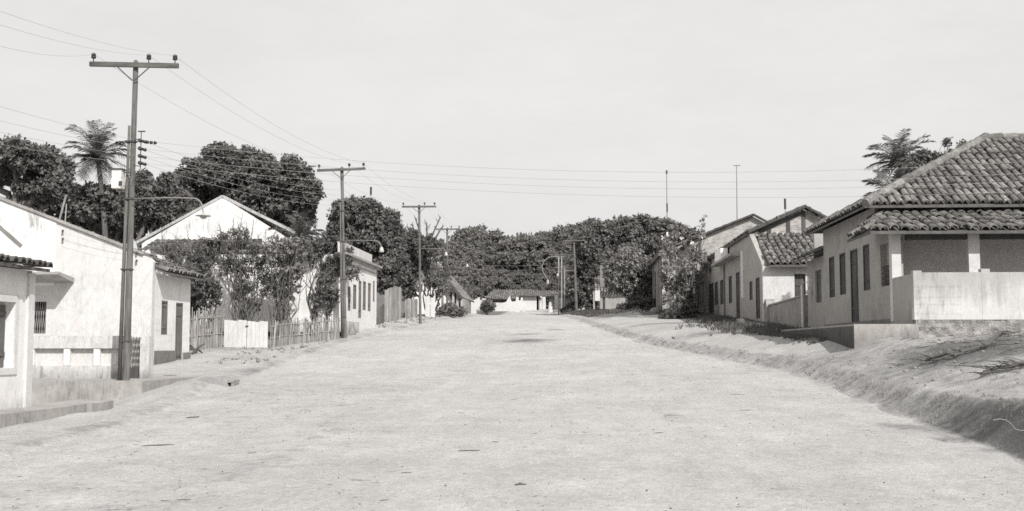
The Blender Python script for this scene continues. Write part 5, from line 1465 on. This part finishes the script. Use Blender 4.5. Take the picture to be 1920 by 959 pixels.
# ------------------------------------------------------------------ masts and stray posts on the skyline
def mast(label, u, v0, Y, v1, kind, cat='mast'):
    b = at(u, v0, Y); t_ = at(u, v1, Y); zb = H(b.x, Y)
    t = thing('antenna_mast', label, cat, (b.x, Y, zb))
    r = Y / F_PX * .8
    MB().tube([(b.x, Y, zb), (t_.x, Y, t_.z)], [r * 1.3, r * .6], 6).build('pole', 'iron', t)
    m = MB()
    if kind == 0: m.tube([(t_.x, Y, t_.z - .3), (t_.x, Y, t_.z + .15)], r * 2.2, 8); m.tube([(t_.x, Y, at(u, v0 - 14, Y).z), (t_.x, Y, at(u, v0 - 30, Y).z)], r * 1.8, 6)
    elif kind == 1: m.beam((t_.x - 6 * Y / F_PX, Y, t_.z), (t_.x + 7 * Y / F_PX, Y, t_.z), r * 1.3, r * 1.3)
    else: m.tube([(t_.x, Y, t_.z - .35), (t_.x, Y, t_.z + .25)], r * 2.6, 8)
    m.build('mast_head', 'iron', t)
mast('tall thin mast with a small drum at its top above the wooded slope', 1250, 412, 150, 322, 0)
mast('thin mast with a short crossbar over the row house gables', 1381, 420, 92, 311, 1)
mast('short plain mast behind the bare brick gable', 1472, 402, 64, 381, 2)
mast('slender mast tip poking out of the dense upright tree', 695.5, 375, 84, 357, 2)

# ------------------------------------------------------------------ wires
def sag(a, b, s, n=18):
    a, b = Vector(a), Vector(b)
    return [a.lerp(b, i / n) - Vector((0, 0, s * 4 * (i / n) * (1 - i / n))) for i in range(n + 1)]
def wire(a, b, s, label, group, r=.004, mat='wire'):
    return tag(MB().tube(sag(a, b, s), r, 4, False).build('power_line', mat, None), label, 'wire', group)
A1 = pins_of(P1t, 2.36, -.035); A2 = pins_of(P2t, 2.35, .03); A3 = pins_of(P3t, 2.35, 0); A4 = pins_of(P4t, 2.35, 0)
gA = 'crossarm wires along the street'
for X, Y in ((A1, A2), (A2, A3), (A3, A4)):
    for p, q in zip(X, Y): wire(p, q, .45, 'thin power line strung from crossarm to crossarm along the street', gA, .0045)
for p, (u, v) in zip(A1, ((0, 57), (0, 17), (25, 0))):
    q = at(u, v, 15.5); q = p + (q - p) * 1.6; wire(p, q, .25, 'thin power line running overhead from the tallest pole towards the viewer', 'wires overhead of the tallest pole', .0028)
rk_ = [at(265, v, 28.05) for v in (264, 279, 293, 306)]
gB = 'wires crossing the street'
for i, (p, (ul, vl), (ur, vr)) in enumerate(zip(rk_, ((0, 191), (0, 218), (0, 239), (0, 262)), ((1920, 296), (1920, 318), (1920, 333), (1920, 352)))):
    q = at(ul, vl, 20); wire(p, p + (q - p) * 1.5, .1, 'thin wire running from the insulator rack out past the mango tree', 'wires beyond the insulator rack', .0032)
    q = at(ur, vr, 27.0); wire(p, p + (q - p) * 1.05, .55 - .02 * i, 'thin wire crossing high over the street towards the hip-roofed house', gB, .0038)
P2low = [P2b.lerp(P2t, k) + Vector((.15, -.1, 0)) for k in (.86, .83, .80, .77)]
for p, q in zip(rk_, P2low): wire(p, q, .3, 'thin low wire from the insulator rack to the second pole', 'low wires along the street', .004)
P3low = [P3b.lerp(P3t, k) for k in (.74, .70, .66)]
for p, q in zip(P2low, P3low): wire(p, q, .35, 'thin low wire between the second and third pole', 'low wires further along the street', .005)
P5low = [P5b.lerp(P5t, k) for k in (.72, .66, .60)]; P4low = [P4b.lerp(P4t, k) for k in (.62, .57, .52)]
for p, q in zip(P4low, P5low): wire(p, q, .5, 'faint wire crossing before the wooded slope', 'faint wires before the wooded slope', .005)
c = at(117, 451, 35.8)
for dz in (0, .25): wire(c + Vector((0, 0, dz)), at(255, 480 - dz * 50, 35.8), .06, 'service wire hung across the white gable wall', 'service wires on the white gable', .004)

# ------------------------------------------------------------------ drain mouth in the verge
c = on_ground(425, 722)
t = thing('drain', 'small dark drain mouth under a cement slab in the verge', 'drain', (c.x, c.y, c.z))
zz = c.z
m = MB(); m.box((c.x - .30, c.y - .02, zz + .06), (c.x + .20, c.y + .5, zz + .13)); m.box((c.x - .32, c.y, zz - .1), (c.x - .2, c.y + .4, zz + .058)); m.box((c.x + .12, c.y, zz - .1), (c.x + .2, c.y + .4, zz + .058)); m.build('slab', 'cement', t)
MB().box((c.x - .2, c.y + .03, zz - .05), (c.x + .12, c.y + .3, zz + .057)).build('mouth', 'black', t)

# ------------------------------------------------------------------ litter on the road
R = random.Random(9)
def twig_at(u, v, lpx, ang, r=.008, label='dry twig lying on the pale dirt road', group='twigs scattered on the road', name='twig', mat='twig', leafy=False):
    c = on_ground(u, v); L = lpx * c.y / F_PX
    dx, dy = math.cos(ang), math.sin(ang); m = MB(); pts = []
    for i in range(6):
        k = i / 5 - .5; x, y = c.x + dx * L * k + R.gauss(0, L * .02), c.y + dy * L * k + R.gauss(0, L * .03)
        pts.append((x, y, H(x, y) + r * .6))
    m.tube(pts, [r * .7, r, r, r * .9, r * .7, r * .4], 5)
    q = Vector(pts[2]); m.tube([q, q + Vector((dx * L * .2 - dy * L * .12, dy * L * .2 + dx * L * .06, .004))], [r * .5, r * .3], 4)
    if leafy:
        for i in range(5):
            q = Vector(pts[R.randrange(1, 6)]); a = ang + R.uniform(-.5, .5); l = L * .25; m.add([q, q + Vector((math.cos(a) * l * .5 - .01, math.sin(a) * l * .5, .012)), q + Vector((math.cos(a) * l, math.sin(a) * l, .02)), q + Vector((math.cos(a) * l * .5 + .012, math.sin(a) * l * .5 + .012, .015))], [(0, 1, 2, 3)])
    return tag(m.build(name, mat, None), label, 'twig', group)
twig_at(296, 836, 58, .25, .010, 'long straight thin twig lying alone across the dirt road', None)
twig_at(362, 784, 24, .5, .013, 'dark leafy sprig lying on the road below the drain', None, leafy=True)
twig_at(976, 911, 22, .3, .012, 'thick dark twig end on the middle of the dirt road', None, leafy=True)
twig_at(880, 846, 40, .1, .008, 'long pale twig lying flat on the middle of the road', None)
for u, v, l, a in ((472, 850, 18, .1), (345, 938, 28, -.15), (310, 940, 24, -.2), (655, 838, 16, .3), (675, 902, 42, .15), (1072, 737, 12, .4), (1120, 741, 13, .1), (1258, 779, 28, .05), (1125, 766, 18, .0), (865, 775, 14, .0), (1235, 812, 18, .1), (1096, 812, 14, .2), (762, 888, 20, .0), (705, 906, 16, .1), (1380, 741, 22, .1), (1340, 690, 10, .2), (965, 750, 14, .1), (545, 700, 12, 0), (930, 830, 14, .2), (1400, 770, 26, .1), (720, 940, 20, .3)):
    twig_at(u, v, l, a + R.uniform(-.5, .5), R.uniform(.003, .0055))
# fine litter and pebbles, uncountable
vs_, fs_ = [], []
m = MB()
for i in range(5200):
    y = 9 + 60 * R.random() ** 2.2; x = XL(y) + (XR(y) - XL(y)) * R.random()
    if mnoise.noise((x * .25, y * .25, 3)) < R.uniform(-.5, .45): continue
    z = H(x, y); s = R.uniform(.003, .010) * (1 + y / 40)
    if R.random() < .72:
        a = R.uniform(0, 3.14); l = s * R.uniform(1.5, 5); m.add([(x - l * math.cos(a), y - l * math.sin(a), z + .006), (x + s * .4, y - s * .4, z + .012), (x + l * math.cos(a), y + l * math.sin(a), z + .008), (x - s * .4, y + s * .4, z + .012)], [(0, 1, 2, 3)])
    else: m.lathe((x, y, z - s * .3), [(s * .8, 0), (s, s * .5), (s * .5, s), (.001, s * 1.1)], 5)
tag(m.build('road_litter', 'twig', None, (0, 0, 0)), 'fine dry leaf litter and pebbles strewn over the dirt road', 'litter', kind='stuff')
m = MB()
for i in range(1200):
    y = 17 + 13 * R.random(); x = XR(y) + .9 + 6.5 * R.random()
    if x > 16 or (y > 29.6): continue
    k = math.exp(-((x - 9.0) / 2.6) ** 2 - ((y - 24.6) / 3.2) ** 2)
    if R.random() > k * .9 + .06: continue
    z = H(x, y); s = R.choice((.008, .012, .016, .022, .045)) * R.uniform(.7, 1.3)
    m.lathe((x, y, z - s * .3), [(s * .9, 0), (s * R.uniform(.9, 1.2), s * .45), (s * .5, s * .8), (.002, s * .9)], 6)
tag(m.build('rubble', 'stone', None, (0, 0, 0)), 'stones and rubble littering the dark mound by the porch', 'rubble', kind='stuff')
m = MB()
for i in range(420):
    y = 17 + 13 * R.random(); x = XR(y) + 1.2 + 8.5 * R.random()
    k = math.exp(-((x - 9.2) / 2.6) ** 2 - ((y - 24.6) / 3.2) ** 2)
    if R.random() > k or y > 29.6: continue
    z = H(x, y); a = R.uniform(0, 6.28); l = R.uniform(.12, .5); dx, dy = math.cos(a) * l, math.sin(a) * l
    m.tube([(x - dx / 2, y - dy / 2, H(x - dx / 2, y - dy / 2) + .02), (x, y, z + R.uniform(.02, .045)), (x + dx / 2, y + dy / 2, H(x + dx / 2, y + dy / 2) + .02)], R.uniform(.004, .009), 4)
tag(m.build('brushwood', 'twig', None, (0, 0, 0)), 'broken brushwood strewn over the dark mound', 'brushwood', kind='stuff')
for pl_, lab in ((((1735, 683), (1790, 676), (1850, 655), (1925, 622)), 'long dark fallen branch lying across the mound by the porch'), (((1840, 712), (1870, 700), (1925, 690)), 'shorter fallen branch lying low on the mound')):
    P = [on_ground(u, v, 12) for u, v in pl_]; m = MB()
    for p in P: p.z += .07
    P2 = []
    for i in range(len(P) - 1):
        for k in range(4):
            q = P[i].lerp(P[i + 1], k / 4); q.z = H(q.x, q.y) + .06 + R.uniform(0, .05); P2.append(q)
    P2.append(P[-1])
    m.tube(P2, [.02 + .035 * i / len(P2) for i in range(len(P2))], 6)
    for q in P2[::1]:
        for j in range(3):
            d = Vector((R.gauss(0, .35), R.gauss(0, .3), R.uniform(0, .1))); m.tube([q, q + d * .5 + Vector((0, 0, R.uniform(0, .04))), q + d], [.012, .009, .004], 4)
    tag(m.build('fallen_branch', 'twig', None), lab, 'branch')
P = [at(u, v, 15.2) for u, v in ((1862, 788), (1874, 786), (1886, 788), (1896, 795), (1904, 805), (1915, 808), (1930, 804))]
P = [Vector((p.x, p.y, max(H(p.x, p.y) + .02, p.z))) for p in P]
tag(MB().tube(P, .0045, 5).build('vine', 'straw', None), 'pale bare vine curling over the dark roadside bank', 'vine')
for u, v, s, lab in ((355 + 0, 0, 0, ''),): pass
st_ = [(1668, 640, .22), (1350 + 0, 0, 0)]
c = on_ground(1228, 586, 70); m = MB(); m.lathe((c.x, c.y, c.z - .2), [(.4, 0), (.45, .25), (.3, .5), (.06, .58)], 9); tag(m.build('boulder', 'stone', None), 'pale boulder at the foot of the pilastered facade', 'boulder')
for u, v, w_, lab in ((672, 611, .55, 'larger pale boulder at the foot of the cornice house'), (693, 611, .35, 'smaller upright stone at the foot of the cornice house')):
    c = on_ground(u, v, 50); m = MB(); m.lathe((c.x, c.y, c.z - .1), [(w_ * .9, 0), (w_, w_ * .4), (w_ * .7, w_ * .9), (w_ * .1, w_ * 1.15)], 9); tag(m.build('boulder', 'stone', None, smooth=True), lab, 'boulder')
c = on_ground(1388, 612, 50); m = MB(); m.lathe((c.x, c.y, c.z - .1), [(.22, 0), (.24, .2), (.2, .42), (.17, .45), (.02, .46)], 10); tag(m.build('tree_stump', 'trunk', None), 'short stump among weeds before the row house', 'stump')

# ------------------------------------------------------------------ weeds and grass
R = random.Random(21)
sp = []
for i in range(1200):
    y = 12 + 60 * R.random() ** 1.6; d = R.gauss(.42, .26); x = XR(y) + d
    if d < .02 or mnoise.noise((x * .8, y * .8, 6)) < R.uniform(-.35, .3): continue
    sp.append((x, y, H(x, y), R.uniform(.35, .9)))
blades(sp, 'grass', 'bank_grass', 'dry grass tufts hanging over the eroded roadside bank', .09, 4, 9, .0025)
sp = []
for i in range(3400):
    y = 41 + 50 * R.random(); x = 9.0 - (y - 60) * .02 * (y > 60) - abs(R.gauss(0, 1.0)) * (1.2 if y < 56 else .8) - .2
    if y < 45.5 and x > 8.9: continue
    if mnoise.noise((x * .5, y * .3, 6)) < R.uniform(-.6, .15): continue
    sp.append((x, y, H(x, y), R.uniform(.6, 1.5)))
for i in range(700):
    y = 33 + 8 * R.random(); x = 7.3 - abs(R.gauss(0, .25)); sp.append((x, y, H(x, y), R.uniform(.2, .6)))
blades(sp, 'weed', 'verge_weeds', 'dark weeds along the foot of the shaded house row', .2, 5, 10, .006)
sp = []
for i in range(1200):
    y = 88 + 44 * R.random(); x = XR(y) + 1.0 + 5.5 * R.random() ** 1.3
    if mnoise.noise((x * .3, y * .2, 2)) < R.uniform(-.5, .2): continue
    sp.append((x, y, H(x, y), R.uniform(.6, 1.4)))
blades(sp, 'weed', 'shade_weeds', 'dark weedy ground cover under the trees at the road top', .22, 6, 9, .012)
sp = []
for i in range(1300):
    y = 37 + 75 * R.random(); xl_ = XL(y); x = xl_ - .5 - abs(R.gauss(.7, .9))
    if y < 41 and x < -12.6: continue
    if mnoise.noise((x * .5, y * .35, 9)) < R.uniform(-.3, .45): continue
    sp.append((x, y, H(x, y), R.uniform(.3, .9)))
blades(sp, 'weed', 'fence_weeds', 'sparse weeds along the foot of the stick fences', .12, 7, 8, .0045)
sp = []
for i in range(800):
    y = 18 + 11.5 * R.random(); x = XR(y) + 1.5 + 9 * R.random()
    if mnoise.noise((x * .6, y * .6, 1)) < R.uniform(-.1, .5): continue
    sp.append((x, y, H(x, y), R.uniform(.25, .7)))
blades(sp, 'grass', 'mound_grass', 'thin dry grass on the dark mound', .15, 8, 8, .0035)

# palm just outside the picture whose fronds shade the bank
pb = (9.9, 11.2)
palm('coconut_palm', 'palm beside the bank whose fronds throw the shadow on the road', (pb[0], pb[1], H(*pb)), (pb[0] + .2, pb[1], H(*pb) + 4.2), 12, 2.2, 14, .12)
